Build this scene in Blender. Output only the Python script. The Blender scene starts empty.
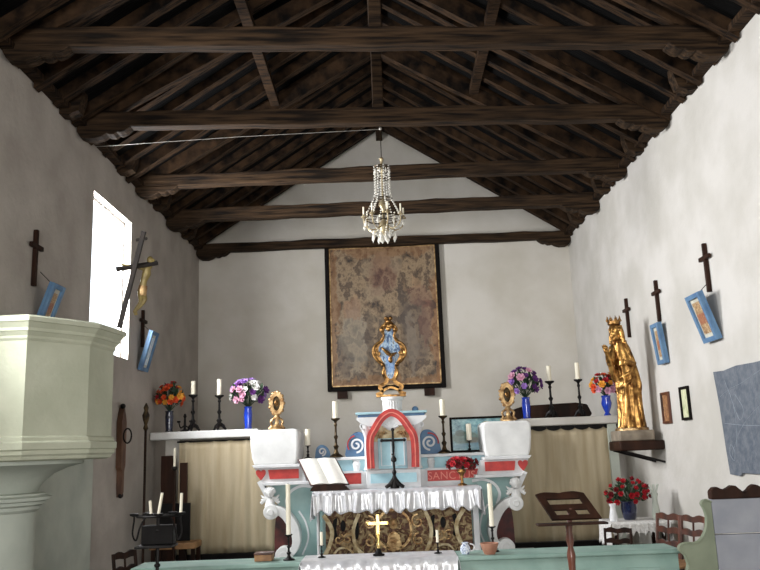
import bpy, bmesh, math, random
from mathutils import Vector, Matrix
random.seed(7)
PI = math.pi
S = bpy.context.scene
COL = S.collection
D = bpy.data

# ------------------------------------------------------------------ camera, world, lights, exposure
cam_d = D.cameras.new('camera'); cam = D.objects.new('camera', cam_d); COL.objects.link(cam)
cam_d.sensor_width = 36; cam_d.lens = 800*36/760; cam_d.clip_end = 200
M = Matrix(((0.999245698967862, 0.03838714766008702, 0.005870263090490263),
            (0.01346865516096338, -0.20080540421799947, -0.979538557160973),
            (-0.036422910679734966, 0.9788787547655575, -0.20117095974878563)))
cam.matrix_world = Matrix.Translation((0, 0, 1.7)) @ M.to_4x4()
S.camera = cam
S.view_settings.view_transform = 'Standard'; S.view_settings.look = 'None'
S.view_settings.gamma = 1; S.view_settings.use_curve_mapping = False
S.view_settings.exposure = 0.55
w = D.worlds.new('sky'); S.world = w; w.use_nodes = True
w.node_tree.nodes['Background'].inputs[0].default_value = (0.85, 0.93, 1, 1)
w.node_tree.nodes['Background'].inputs[1].default_value = 2.0

def area(name, loc, rot, sx, sy, e, col=(1, 1, 1)):
    l = D.lights.new(name, 'AREA'); l.shape = 'RECTANGLE'; l.size = sx; l.size_y = sy; l.energy = e; l.color = col
    o = D.objects.new(name, l); COL.objects.link(o); o.location = loc; o.rotation_euler = rot
    return o
# daylight just outside the left-wall windows (size: height x length), and the open west door behind the camera
area('daylight_window', (-3.75, 9.72, 3.9), (0, -PI/2, 0), 1.9, 1.5, 400, (.97, .98, 1))
area('daylight_nave_window', (-3.75, 5.2, 3.55), (0, -PI/2, 0), 1.7, 1.2, 200, (.98, .99, 1))
area('daylight_west_window', (-3.75, 1.2, 3.55), (0, -PI/2, 0), 1.7, 1.2, 150, (.99, .99, 1))
area('daylight_west_door', (0.0, -5.9, 1.9), (PI/2, 0, 0), 3.0, 3.4, 430, (1, .98, .95))

# ------------------------------------------------------------------ materials
def lin(c):
    return tuple((x/255/12.92 if x/255 <= .04045 else ((x/255+.055)/1.055)**2.4) for x in c)+(1,)
def newmat(name):
    m = D.materials.new(name); m.use_nodes = True
    return m, m.node_tree.nodes, m.node_tree.links, m.node_tree.nodes['Principled BSDF']
def mat(name, c1, c2=None, scale=8, rough=.6, metal=0, bump=.0, stretch=(1, 1, 1), detail=4, bscale=None, coat=0, lo=.35, hi=.65):
    m, N, L, b = newmat(name)
    b.inputs['Roughness'].default_value = rough; b.inputs['Metallic'].default_value = metal
    if name.startswith(('timber', 'plaster', 'black_frame', 'dark_wood', 'black_paint')): b.inputs['Specular IOR Level'].default_value = .12
    if coat: b.inputs['Coat Weight'].default_value = coat
    c2 = c2 or tuple(min(255, int(x*.86)) for x in c1)
    tc = N.new('ShaderNodeTexCoord'); mp = N.new('ShaderNodeMapping'); mp.inputs['Scale'].default_value = stretch
    L.new(tc.outputs['Object'], mp.inputs[0])
    n = N.new('ShaderNodeTexNoise'); n.inputs['Scale'].default_value = scale; n.inputs['Detail'].default_value = detail
    L.new(mp.outputs[0], n.inputs['Vector'])
    r = N.new('ShaderNodeValToRGB'); r.color_ramp.elements[0].position = lo; r.color_ramp.elements[1].position = hi
    r.color_ramp.elements[0].color = lin(c1); r.color_ramp.elements[1].color = lin(c2)
    L.new(n.outputs[0], r.inputs[0]); L.new(r.outputs[0], b.inputs['Base Color'])
    if bump:
        n2 = N.new('ShaderNodeTexNoise'); n2.inputs['Scale'].default_value = bscale or scale*3; n2.inputs['Detail'].default_value = 5
        L.new(mp.outputs[0], n2.inputs['Vector'])
        bp = N.new('ShaderNodeBump'); bp.inputs['Strength'].default_value = bump; bp.inputs['Distance'].default_value = .02
        L.new(n2.outputs[0], bp.inputs['Height']); L.new(bp.outputs[0], b.inputs['Normal'])
    return m
def picture(name, base, blobs, nscale=5, warp=.12, rough=.45, bump=.1):
    """painted picture on Generated coordinates: base = noise ramp colours, blobs = (cx, cz, rx, rz, colour, strength)"""
    m, N, L, b = newmat(name); b.inputs['Roughness'].default_value = rough
    tc = N.new('ShaderNodeTexCoord')
    n = N.new('ShaderNodeTexNoise'); n.inputs['Scale'].default_value = nscale; n.inputs['Detail'].default_value = 8
    n.inputs['Roughness'].default_value = .65
    L.new(tc.outputs['Generated'], n.inputs['Vector'])
    r = N.new('ShaderNodeValToRGB'); e = r.color_ramp.elements
    e[0].position = .36; e[0].color = lin(base[0]); e[1].position = .64; e[1].color = lin(base[-1])
    for i, c in enumerate(base[1:-1]):
        q = e.new(.36+.28*(i+1)/(len(base)-1)); q.color = lin(c)
    L.new(n.outputs[0], r.inputs[0]); cur = r.outputs[0]
    sub = N.new('ShaderNodeVectorMath'); sub.operation = 'SUBTRACT'; L.new(n.outputs['Color'], sub.inputs[0]); sub.inputs[1].default_value = (.5, .5, .5)
    ma = N.new('ShaderNodeVectorMath'); ma.operation = 'MULTIPLY_ADD'; L.new(sub.outputs[0], ma.inputs[0]); ma.inputs[1].default_value = (warp, 0, warp)
    L.new(tc.outputs['Generated'], ma.inputs[2])
    for cx, cz, rx, rz, c, s in blobs:
        mp = N.new('ShaderNodeMapping'); mp.vector_type = 'POINT'
        mp.inputs['Location'].default_value = (-cx/rx, 0, -cz/rz); mp.inputs['Scale'].default_value = (1/rx, 0, 1/rz)
        L.new(ma.outputs[0], mp.inputs[0])
        ln = N.new('ShaderNodeVectorMath'); ln.operation = 'LENGTH'; L.new(mp.outputs[0], ln.inputs[0])
        mr = N.new('ShaderNodeMapRange'); mr.inputs['From Min'].default_value = 1.05; mr.inputs['From Max'].default_value = .8
        mr.inputs['To Max'].default_value = s; L.new(ln.outputs['Value'], mr.inputs[0])
        mx = N.new('ShaderNodeMixRGB'); L.new(mr.outputs[0], mx.inputs[0]); L.new(cur, mx.inputs[1]); mx.inputs[2].default_value = lin(c)
        cur = mx.outputs[0]
    L.new(cur, b.inputs['Base Color'])
    if bump:
        bp = N.new('ShaderNodeBump'); bp.inputs['Strength'].default_value = bump; L.new(n.outputs[0], bp.inputs['Height']); L.new(bp.outputs[0], b.inputs['Normal'])
    return m
def relief(name, cols, scale=14, metal=.7, rough=.4):
    m, N, L, b = newmat(name); b.inputs['Roughness'].default_value = rough; b.inputs['Metallic'].default_value = metal
    tc = N.new('ShaderNodeTexCoord')
    n = N.new('ShaderNodeTexNoise'); n.inputs['Scale'].default_value = scale*.5; n.inputs['Detail'].default_value = 3
    L.new(tc.outputs['Object'], n.inputs['Vector'])
    mx = N.new('ShaderNodeMixRGB'); mx.inputs[0].default_value = .18; L.new(tc.outputs['Object'], mx.inputs[1]); L.new(n.outputs['Color'], mx.inputs[2])
    wv = N.new('ShaderNodeTexVoronoi'); wv.inputs['Scale'].default_value = scale; wv.feature = 'SMOOTH_F1'
    L.new(mx.outputs[0], wv.inputs['Vector'])
    si = N.new('ShaderNodeMath'); si.operation = 'MULTIPLY'; si.inputs[1].default_value = 16; L.new(wv.outputs['Distance'], si.inputs[0])
    sn = N.new('ShaderNodeMath'); sn.operation = 'SINE'; L.new(si.outputs[0], sn.inputs[0])
    mr = N.new('ShaderNodeMapRange'); mr.inputs['From Min'].default_value = -1; L.new(sn.outputs[0], mr.inputs[0])
    r = N.new('ShaderNodeValToRGB'); e = r.color_ramp.elements
    e[0].position = .0; e[0].color = lin(cols[0]); e[1].position = 1; e[1].color = lin(cols[-1])
    for i, c in enumerate(cols[1:-1]):
        q = e.new((i+1)/(len(cols)-1)); q.color = lin(c)
    L.new(mr.outputs[0], r.inputs[0]); L.new(r.outputs[0], b.inputs['Base Color'])
    bp = N.new('ShaderNodeBump'); bp.inputs['Strength'].default_value = .8; bp.inputs['Distance'].default_value = .02
    L.new(mr.outputs[0], bp.inputs['Height']); L.new(bp.outputs[0], b.inputs['Normal'])
    return m

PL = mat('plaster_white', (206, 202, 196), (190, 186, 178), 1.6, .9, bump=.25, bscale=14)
PLL = mat('plaster_left_shaded', (186, 179, 171), (168, 160, 152), 1.8, .9, bump=.3, bscale=16)  # greyer left-wall plaster; the wall's shade is partly put into this darker colour
PLB = mat('plaster_back', (208, 203, 194), (194, 188, 176), 1.3, .9, bump=.2, bscale=12)
PULP = mat('plaster_cream', (196, 198, 178), (182, 185, 164), 2.5, .85, bump=.2, bscale=18)
PULP2 = mat('plaster_pale', (192, 197, 186), (176, 182, 172), 2.5, .85, bump=.15, bscale=18)
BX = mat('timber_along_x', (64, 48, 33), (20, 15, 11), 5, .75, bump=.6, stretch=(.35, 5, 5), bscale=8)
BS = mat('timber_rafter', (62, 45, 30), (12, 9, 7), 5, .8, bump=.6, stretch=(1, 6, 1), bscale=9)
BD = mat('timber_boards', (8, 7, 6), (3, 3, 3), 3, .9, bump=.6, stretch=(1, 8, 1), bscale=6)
FLO = mat('floor_stone', (84, 70, 58), (54, 44, 36), 3, .8, bump=.3)
WOOD = mat('dark_wood', (56, 34, 24), (28, 18, 13), 6, .55, bump=.2, stretch=(1, 1, .25))
WOODK = mat('blackened_wood', (36, 28, 22), (22, 17, 14), 9, .85)
WOODR = mat('red_brown_wood', (100, 52, 32), (52, 27, 17), 7, .45, bump=.2, stretch=(1, 1, .25), coat=.3)
WOODL = mat('tan_wood', (170, 128, 84), (120, 84, 52), 7, .55, bump=.2)
WOODG = mat('grey_wood', (150, 138, 120), (110, 98, 84), 6, .7, bump=.3)
IRON = mat('black_iron', (34, 31, 30), (18, 16, 16), 12, .5, .6, bump=.15)
BRZ = mat('dark_bronze', (84, 68, 44), (38, 32, 26), 16, .4, .8, bump=.1)
WAX = mat('wax', (238, 232, 212), (228, 220, 198), 6, .45)
GOLD = mat('gilt', (184, 140, 84), (80, 54, 28), 14, .33, .9, bump=.35, bscale=26)
GOLDS = mat('statue_gilt', (208, 160, 92), (96, 60, 26), 12, .3, .9, bump=.4, bscale=20)
GOLDP = mat('pale_gilt', (206, 174, 126), (128, 94, 58), 14, .4, .7, bump=.4, bscale=28)
WH = mat('painted_white', (226, 226, 226), (206, 208, 210), 5, .6, bump=.12)
WHC = mat('whitewash', (232, 232, 230), (214, 214, 212), 4, .75, bump=.3, bscale=10)
LB = mat('painted_light_blue', (170, 206, 214), (148, 186, 198), 5, .6, bump=.12)
TQ = mat('painted_turquoise', (154, 180, 176), (132, 162, 160), 4, .6, bump=.15)
RAILM = mat('painted_sea_green', (142, 168, 158), (124, 152, 142), 4, .65, bump=.15)
GRN = mat('painted_olive_green', (130, 138, 116), (112, 120, 100), 4, .65, bump=.15)
GREY = mat('painted_grey', (146, 148, 154), (130, 133, 141), 4, .7, bump=.15)
BLU = mat('painted_blue', (96, 132, 164), (74, 108, 146), 6, .55, bump=.1)
RED = mat('painted_red', (200, 62, 54), (168, 46, 44), 9, .55, bump=.15)
PINK = mat('pale_pink_lettering', (226, 140, 124), (214, 120, 108), 9, .6)
DRED = mat('dark_red', (92, 36, 32), (50, 22, 22), 9, .6)
BLACK = mat('black_paint', (22, 20, 19), (14, 12, 12), 9, .5)
FRM = mat('black_frame', (22, 17, 14), (11, 9, 8), 9, .7)
CURT = mat('beige_curtain', (188, 174, 146), (168, 152, 122), 3, .85, bump=.1, stretch=(3, 3, .3))
SILV = mat('silver_satin', (236, 236, 238), (216, 216, 220), 10, .3, .4, bump=.15, bscale=30)
LACE = mat('white_lace', (228, 226, 222), (200, 198, 194), 40, .8, bump=.4)
COBALT = mat('cobalt_glaze', (30, 66, 186), (20, 44, 140), 8, .12, coat=.8)
NAVY = mat('navy_glaze', (24, 32, 66), (14, 20, 44), 8, .15, coat=.8)
LEAF = mat('leaf_green', (46, 74, 42), (26, 46, 30), 14, .6)
TERRA = mat('terracotta', (176, 130, 106), (150, 104, 84), 9, .8, bump=.2)
PAPER = mat('book_page', (232, 230, 222), (214, 212, 204), 60, .8, stretch=(.2, 1, 6))
CHM = mat('old_brass_crystal', (196, 182, 150), (150, 132, 98), 14, .35, .5)
GLASSY, N_, L_, b_ = newmat('crystal'); b_.inputs['Base Color'].default_value = (.93, .9, .82, 1); b_.inputs['Roughness'].default_value = .12
b_.inputs['Transmission Weight'].default_value = .35; b_.inputs['Coat Weight'].default_value = .6
CHALK = mat('chalk_line', (150, 158, 166), (136, 144, 152), 20, .9)
SLATE = mat('slate', (108, 114, 122), (82, 90, 102), 14, .7, bump=.25, detail=8)
FLC = {k: mat('petal_'+k, a, b, 18, .65) for k, a, b in (
    ('orange', (226, 96, 40), (200, 60, 30)), ('yellow', (232, 176, 60), (214, 140, 50)), ('red', (196, 28, 44), (140, 14, 30)),
    ('pink', (218, 172, 190), (196, 138, 166)), ('lilac', (176, 140, 206), (140, 98, 180)), ('purple', (112, 56, 132), (84, 36, 104)),
    ('white', (232, 230, 226), (214, 212, 208)), ('darkred', (132, 16, 28), (92, 8, 20)))}
PANE, N_, L_, b_ = newmat('window_glass')
tr = N_.new('ShaderNodeBsdfTransparent'); gl = N_.new('ShaderNodeBsdfGlossy'); gl.inputs['Roughness'].default_value = .05
mxs = N_.new('ShaderNodeMixShader'); mxs.inputs[0].default_value = .06
L_.new(tr.outputs[0], mxs.inputs[1]); L_.new(gl.outputs[0], mxs.inputs[2]); L_.new(mxs.outputs[0], N_['Material Output'].inputs[0])

# ------------------------------------------------------------------ helpers
def off(o):
    v = Vector((0, 0, 0))
    while o: v += o.location; o = o.parent
    return v
def obj(name, bm, m, parent=None, smooth=True, ang=38, bevel=0, solid=0, loc=None, remesh=0):
    """link the bmesh (world coordinates) as one mesh object"""
    bmesh.ops.recalc_face_normals(bm, faces=bm.faces)
    me = D.meshes.new(name); o = D.objects.new(name, me); COL.objects.link(o)
    base = off(parent) if parent else Vector((0, 0, 0))
    if parent: o.parent = parent
    if loc is not None and not parent: o.location = loc; base = Vector(loc)
    bm.transform(Matrix.Translation(-base)); bm.to_mesh(me); bm.free()
    me.materials.append(m)
    if smooth:
        me.shade_smooth()
        if not remesh: me.set_sharp_from_angle(angle=math.radians(ang))
    if remesh:
        r = o.modifiers.new('r', 'REMESH'); r.mode = 'VOXEL'; r.voxel_size = remesh; r.use_smooth_shade = True
        s = o.modifiers.new('s', 'SMOOTH'); s.factor = .5; s.iterations = 2
    if bevel:
        b = o.modifiers.new('b', 'BEVEL'); b.width = bevel; b.segments = 2; b.limit_method = 'ANGLE'; b.angle_limit = math.radians(40)
    if solid:
        s = o.modifiers.new('s', 'SOLIDIFY'); s.thickness = solid
    return o
def tag(o, label=None, cat=None, group=None, kind=None):
    if label: o['label'] = label
    if cat: o['category'] = cat
    if group: o['group'] = group
    if kind: o['kind'] = kind
    return o
def thing(name, label, cat, loc=(0, 0, 0), group=None):
    o = D.objects.new(name, None); COL.objects.link(o); o.location = loc; o.empty_display_size = .1
    return tag(o, label, cat, group)
def dup(o, loc=None, parent=None, rz=None, label=None):
    c = o.copy(); COL.objects.link(c)
    if parent: c.parent = parent
    if loc is not None: c.location = loc
    if rz is not None: c.rotation_euler.z = rz
    if label: c['label'] = label
    for ch in list(o.children): dup(ch, parent=c)
    return c
def bm_(): return bmesh.new()
def box(bm, x0, x1, y0, y1, z0, z1, mtx=None):
    v = [bm.verts.new((x, y, z)) for x in (x0, x1) for y in (y0, y1) for z in (z0, z1)]
    for f in ((0, 1, 3, 2), (4, 6, 7, 5), (0, 4, 5, 1), (2, 3, 7, 6), (0, 2, 6, 4), (1, 5, 7, 3)):
        bm.faces.new([v[i] for i in f])
    if mtx: bmesh.ops.transform(bm, matrix=mtx, verts=v)
    return v
def B(*a):
    bm = bm_(); box(bm, *a); return bm
def lathe(bm, prof, c=(0, 0, 0), seg=20, a0=0, a1=2*PI, sy=1, mtx=None):
    full = abs(a1-a0-2*PI) < 1e-6; n = seg if full else seg+1
    rings = []
    for r, z in prof:
        rings.append([bm.verts.new((c[0]+max(r, .0004)*math.cos(a0+(a1-a0)*i/seg), c[1]+sy*max(r, .0004)*math.sin(a0+(a1-a0)*i/seg), c[2]+z)) for i in range(n)])
    for A, C in zip(rings, rings[1:]):
        for i in range(n if full else n-1):
            j = (i+1) % n
            bm.faces.new((A[i], A[j], C[j], C[i]))
    for R in (rings[0], rings[-1]):
        try: bm.faces.new(R)
        except ValueError: pass
    vs = [v for R in rings for v in R]
    if mtx: bmesh.ops.transform(bm, matrix=mtx, verts=vs)
    return vs
def tube(bm, pts, r, seg=8, flat=1):
    pts = [Vector(p) for p in pts]; n = len(pts)
    rs = r if isinstance(r, (list, tuple)) else [r]*n
    prev = None; rings = []
    for i, p in enumerate(pts):
        t = (pts[min(i+1, n-1)]-pts[max(i-1, 0)])
        t = t.normalized() if t.length > 1e-9 else Vector((0, 0, 1))
        if prev is None:
            u = t.orthogonal().normalized()
        else:
            u = (prev-t*prev.dot(t)); u = u.normalized() if u.length > 1e-6 else t.orthogonal().normalized()
        prev = u; v = t.cross(u)
        rings.append([bm.verts.new(p+(u*math.cos(2*PI*k/seg)+v*math.sin(2*PI*k/seg)*flat)*rs[i]) for k in range(seg)])
    for A, C in zip(rings, rings[1:]):
        for k in range(seg): bm.faces.new((A[k], A[(k+1) % seg], C[(k+1) % seg], C[k]))
    bm.faces.new(rings[0][::-1]); bm.faces.new(rings[-1])
def ball(bm, c, r, sc=(1, 1, 1), u=12, v=8):
    m = Matrix.Translation(c) @ Matrix.Diagonal((sc[0], sc[1], sc[2], 1))
    return bmesh.ops.create_uvsphere(bm, u_segments=u, v_segments=v, radius=r, matrix=m)['verts']
def prism(bm, pts, y0, y1):
    """polygon in the XZ plane, extruded from y0 to y1"""
    a = [bm.verts.new((x, y0, z)) for x, z in pts]; b = [bm.verts.new((x, y1, z)) for x, z in pts]
    n = len(pts)
    fa = bm.faces.new(a); fb = bm.faces.new(b[::-1])
    for i in range(n): bm.faces.new((a[i], b[i], b[(i+1) % n], a[(i+1) % n]))
    return a+b
def band(bm, pts, wd, y0, y1, closed=False):
    """ribbon of width wd (number or list) following a curve in the XZ plane, extruded in y"""
    n = len(pts); ws = wd if isinstance(wd, (list, tuple)) else [wd]*n
    L, R = [], []
    for i, (x, z) in enumerate(pts):
        a = pts[(i-1) % n if closed else max(i-1, 0)]; b = pts[(i+1) % n if closed else min(i+1, n-1)]
        t = Vector((b[0]-a[0], b[1]-a[1])); t = t.normalized() if t.length > 1e-9 else Vector((1, 0))
        nx, nz = -t.y, t.x; h = ws[i]/2
        L.append((x+nx*h, z+nz*h)); R.append((x-nx*h, z-nz*h))
    VL0 = [bm.verts.new((x, y0, z)) for x, z in L]; VR0 = [bm.verts.new((x, y0, z)) for x, z in R]
    VL1 = [bm.verts.new((x, y1, z)) for x, z in L]; VR1 = [bm.verts.new((x, y1, z)) for x, z in R]
    for i in range(n if closed else n-1):
        j = (i+1) % n
        for q in ((VL0[i], VL0[j], VR0[j], VR0[i]), (VL1[i], VR1[i], VR1[j], VL1[j]), (VL0[i], VL1[i], VL1[j], VL0[j]), (VR0[i], VR0[j], VR1[j], VR1[i])):
            bm.faces.new(q)
    if not closed:
        bm.faces.new((VL0[0], VR0[0], VR1[0], VL1[0])); bm.faces.new((VL0[-1], VL1[-1], VR1[-1], VR0[-1]))
def spline(p, k=6):
    out = []
    P = [p[0]]+list(p)+[p[-1]]
    for i in range(1, len(P)-2):
        for s in range(k):
            t = s/k
            out.append(tuple(.5*((2*P[i][d])+(-P[i-1][d]+P[i+1][d])*t+(2*P[i-1][d]-5*P[i][d]+4*P[i+1][d]-P[i+2][d])*t*t+(-P[i-1][d]+3*P[i][d]-3*P[i+1][d]+P[i+2][d])*t**3) for d in range(len(p[0]))))
    out.append(tuple(p[-1])); return out
def arc(cx, cz, r, a0, a1, n=14, r1=None):
    r1 = r if r1 is None else r1
    return [(cx+(r+(r1-r)*i/n)*math.cos(math.radians(a0+(a1-a0)*i/n)), cz+(r+(r1-r)*i/n)*math.sin(math.radians(a0+(a1-a0)*i/n))) for i in range(n+1)]
def mirx(bm):
    bm.transform(Matrix.Diagonal((-1, 1, 1, 1))); return bm
def struct(name, bm, m, label=None, **k):
    o = obj(name, bm, m, smooth=k.pop('smooth', False), **k); tag(o, label, None, None, 'structure'); return o

# ------------------------------------------------------------------ room shell
XW, YB, YF, ZW, ZA = 3.4, 14.3, -6.0, 5.46, 7.66
struct('floor', B(-4.2, 4.2, YF-.3, YB+.3, -.2, 0), FLO, 'worn brown stone floor of the chapel')
WINS = [(.6, 1.8, 2.7, 4.4), (4.6, 5.8, 2.7, 4.4), (9.02, 10.42, 2.97, 4.83)]
bm = bm_(); ys = YF
for (a, b, z0, z1) in WINS:
    box(bm, -XW-.16, -XW, ys, a, 0, ZW); box(bm, -XW-.16, -XW, a, b, 0, z0); box(bm, -XW-.16, -XW, a, b, z1, ZW); ys = b
box(bm, -XW-.16, -XW, ys, YB, 0, ZW)
bmesh.ops.remove_doubles(bm, verts=bm.verts, dist=1e-5)
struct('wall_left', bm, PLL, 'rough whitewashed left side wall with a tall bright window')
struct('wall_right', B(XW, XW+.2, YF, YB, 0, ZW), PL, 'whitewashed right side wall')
bm = bm_(); prism(bm, [(-XW-.2, 0), (XW+.2, 0), (XW+.2, ZW-.13), (0, ZA), (-XW-.2, ZW-.13)], YB, YB+.2)
struct('wall_back', bm, PLB, 'cream gable wall behind the altar')
bm = bm_(); box(bm, -XW-.2, -1.8, YF-.2, YF, 0, ZW); box(bm, 1.8, XW+.2, YF-.2, YF, 0, ZW); box(bm, -1.8, 1.8, YF-.2, YF, 3.6, ZW)
prism(bm, [(-XW-.2, ZW), (XW+.2, ZW), (0, ZA)], YF-.2, YF)
struct('wall_front', bm, PL)
# windows in the left wall
for i, (a, b, z0, z1) in enumerate(WINS):
    bm = bm_(); t = .035; X = -XW-.13
    for q in ((a, a+t, z0, z1), (b-t, b, z0, z1), (a+t, b-t, z0, z0+t), (a+t, b-t, z1-t, z1)): box(bm, X, X+.03, *q)
    o = struct('window_%d' % (i+1), bm, WHC, 'tall glaring daylit window in the left wall')
    obj('window_pane', B(X+.01, X+.014, a+t, b-t, z0+t, z1-t), PANE, o, smooth=False)
# roof boards
sl = (ZA-ZW)/XW
bm = bm_()
for s in (-1, 1):
    v = prism(bm, [(0, ZA), (s*(XW+.35), ZA-sl*(XW+.35)), (s*(XW+.35), ZA-sl*(XW+.35)+.1), (0, ZA+.1)], YF-.2, YB+.2)
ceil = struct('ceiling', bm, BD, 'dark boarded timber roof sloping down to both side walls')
L0 = math.hypot(XW, ZA-ZW)
y = 5.0; rr = random.Random(3)
while y < 14.2:
    for s in (-1, 1):
        bm = bm_(); wd = rr.uniform(.045, .065); dp = rr.uniform(.11, .15); j = rr.uniform(-.04, .04)
        prism(bm, [(0, ZA), (s*XW*.995, ZA-sl*XW*.995), (s*XW*.995, ZA-sl*XW-dp), (0, ZA-dp)], y+j-wd, y+j+wd)
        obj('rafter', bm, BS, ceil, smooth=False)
    y += .47
for x, z, h, ye in ((-1.45, ZA-sl*1.45-.12, .1, 10.6), (1.36, ZA-sl*1.36-.12, .1, 10.6), (0, ZA-.14, .1, YB-.01)):
    bm = bm_(); box(bm, x-.06, x+.06, 0, ye, z-h, z); obj('purlin', bm, BS, ceil, smooth=False)
for s in (-1, 1):
    obj('wall_plate', B(min(s*XW, s*(XW-.12)), max(s*XW, s*(XW-.12)), 0, YB-.01, ZW-.08, ZW-.02), BS, ceil, smooth=False)
# stub brackets between the trusses
for yy in (8.02, 9.85, 11.45, 13.1):
    for s in (-1, 1):
        bm = bm_(); P = [(s*XW, 5.33), (s*(XW-.1), 5.31), (s*(XW-.14), 5.34), (s*(XW-.2), 5.36), (s*(XW-.24), 5.5), (s*(XW-.24), 5.6), (s*XW, 5.5)]
        prism(bm, P, yy-.08, yy+.08); obj('stub_bracket', bm, BX, ceil, smooth=False)

# ------------------------------------------------------------------ roof trusses
def corbel(bm, s, y0, y1, zb):
    P = [(XW-.002, zb), (XW-.002, zb-.06), (XW-.03, zb-.11), (XW-.09, zb-.14), (XW-.2, zb-.145), (XW-.28, zb-.12), (XW-.33, zb-.085), (XW-.36, zb-.1), (XW-.41, zb-.1),
         (XW-.45, zb-.07), (XW-.48, zb-.08), (XW-.53, zb-.06), (XW-.58, zb-.02), (XW-.6, zb)]
    prism(bm, [(s*x, z) for x, z in P], y0, y1)
LAB = ['massive dark roof truss nearest the viewer, across the top of the view', 'second dark roof truss from the viewer, behind the nearest one',
       'middle dark roof truss, crossing just above the chandelier', 'fourth dark roof truss, crossing behind the chandelier chain',
       'thin tie beam truss hard against the altar wall above the big painting']
for i, (yt, zb, zt, hw) in enumerate(((6.95, 5.41, 5.6, .075), (8.68, 5.37, 5.56, .075), (10.6, 5.37, 5.55, .075), (12.12, 5.33, 5.52, .08), (14.14, 5.33, 5.48, .08))):
    t = thing('roof_truss', LAB[i], 'roof truss', (0, yt, zb), 'tie beam trusses under the roof')
    bm = bm_(); n = 24
    rr = random.Random(i)
    # slightly wavy hewn beam
    pts = [(-XW+.004+(2*XW-.008)*k/n) for k in range(n+1)]
    lo = [zb+rr.uniform(-.008, .008) for k in pts]; hi = [zt+rr.uniform(-.012, .012) for k in pts]
    prism(bm, list(zip(pts, lo))+list(zip(pts[::-1], hi[::-1])), yt-hw, yt+hw)
    obj('tie_beam', bm, BX, t, smooth=False, bevel=.015)
    for s in (-1, 1):
        bm = bm_(); corbel(bm, s, yt-hw-.01, yt+hw+.01, zb+.005); obj('corbel', bm, BX, t, smooth=False, bevel=.01)
    if i < 3:
        for s in (-1, 1):
            bm = bm_(); prism(bm, [(0, ZA-.16), (s*(XW-.1), zt+.0), (s*(XW-.45), zt+.0), (0, ZA-.38)], yt-.06, yt+.06)
            obj('principal_rafter', bm, BS, t, smooth=False)
    if i < 2:
        obj('king_post', B(-.06, .06, yt-.07, yt+.07, zt-.02, ZA-.2), BX, t, smooth=False, bevel=.01)
    t.rotation_euler.z = (.07, .06, 0, -.01, 0)[i]          # the two nearest trusses sit slightly askew

# ------------------------------------------------------------------ pulpit
def polystack(bm, plan, prof, wallx=None):
    c = Vector((sum(p[0] for p in plan)/len(plan), sum(p[1] for p in plan)/len(plan)))
    n = len(plan)
    def offs(d):
        out = []
        for i in range(n):
            a, b, e = Vector(plan[i-1]), Vector(plan[i]), Vector(plan[(i+1) % n])
            t1 = (b-a).normalized(); t2 = (e-b).normalized(); n1 = Vector((t1.y, -t1.x)); n2 = Vector((t2.y, -t2.x))
            if n1.dot(b-c) < 0: n1 = -n1
            if n2.dot(b-c) < 0: n2 = -n2
            m = (n1+n2).normalized(); q = b+m*(d/max(m.dot(n1), .5))
            if wallx is not None: q.x = max(q.x, wallx)
            if abs(b.x-wallx) < 1e-4: q.x = wallx
            out.append(q)
        return out
    rings = [[bm.verts.new((q.x, q.y, z)) for q in offs(d)] for d, z in prof]
    for A, C in zip(rings, rings[1:]):
        for i in range(n): bm.faces.new((A[i], A[(i+1) % n], C[(i+1) % n], C[i]))
    bm.faces.new(rings[0]); bm.faces.new(rings[-1])
t = thing('pulpit', 'big cream plastered pulpit on a round column against the left wall', 'pulpit', (-3.2, 7.0, 0))
W0 = -XW+.002
PLAN = [(W0, 6.33), (-2.88, 6.33), (-2.55, 6.8), (-2.5, 7.26), (-2.86, 7.74), (W0, 7.74)]
bm = bm_(); polystack(bm, PLAN, [(0, 1.9), (0, 2.68)], W0); obj('parapet', bm, PULP, t, smooth=False)
bm = bm_(); polystack(bm, PLAN, [(0, 2.66), (.015, 2.68), (.015, 2.70), (.04, 2.73), (.05, 2.735), (.05, 2.76), (.085, 2.80), (.1, 2.805), (.1, 2.84), (.06, 2.86)], W0)
obj('cornice', bm, PULP, t, smooth=False)
bm = bm_(); polystack(bm, PLAN, [(-.04, 1.71), (0, 1.72), (.01, 1.745), (.03, 1.76), (.03, 1.79), (.045, 1.80), (.045, 1.85), (.02, 1.865), (.02, 1.89), (0, 1.905)], W0)
obj('base_moulding', bm, PULP, t, smooth=False)
c = (W0, 7.03, 0)
bm = bm_(); lathe(bm, [(.31, 1.43), (.33, 1.46), (.38, 1.53), (.46, 1.6), (.58, 1.65), (.7, 1.68), (.7, 1.72)], c, 32, -PI/2, PI/2); obj('flared_base', bm, PULP2, t)
bm = bm_(); lathe(bm, [(.33, 1.285), (.36, 1.31), (.36, 1.335), (.4, 1.35), (.4, 1.375), (.45, 1.385), (.45, 1.41), (.4, 1.425), (.4, 1.44), (.3, 1.45)], c, 32, -PI/2, PI/2); obj('capital', bm, PULP2, t, ang=25)
bm = bm_(); lathe(bm, [(.36, 0), (.36, .12), (.33, .16), (.325, 1.29)], c, 32, -PI/2, PI/2); obj('column', bm, PULP2, t)
struct('trim_1', B(-XW, -XW+.03, 6.0, 9.22, 0, 1.74), PULP2, 'pale plastered dado of the left wall behind the pulpit column')

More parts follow.
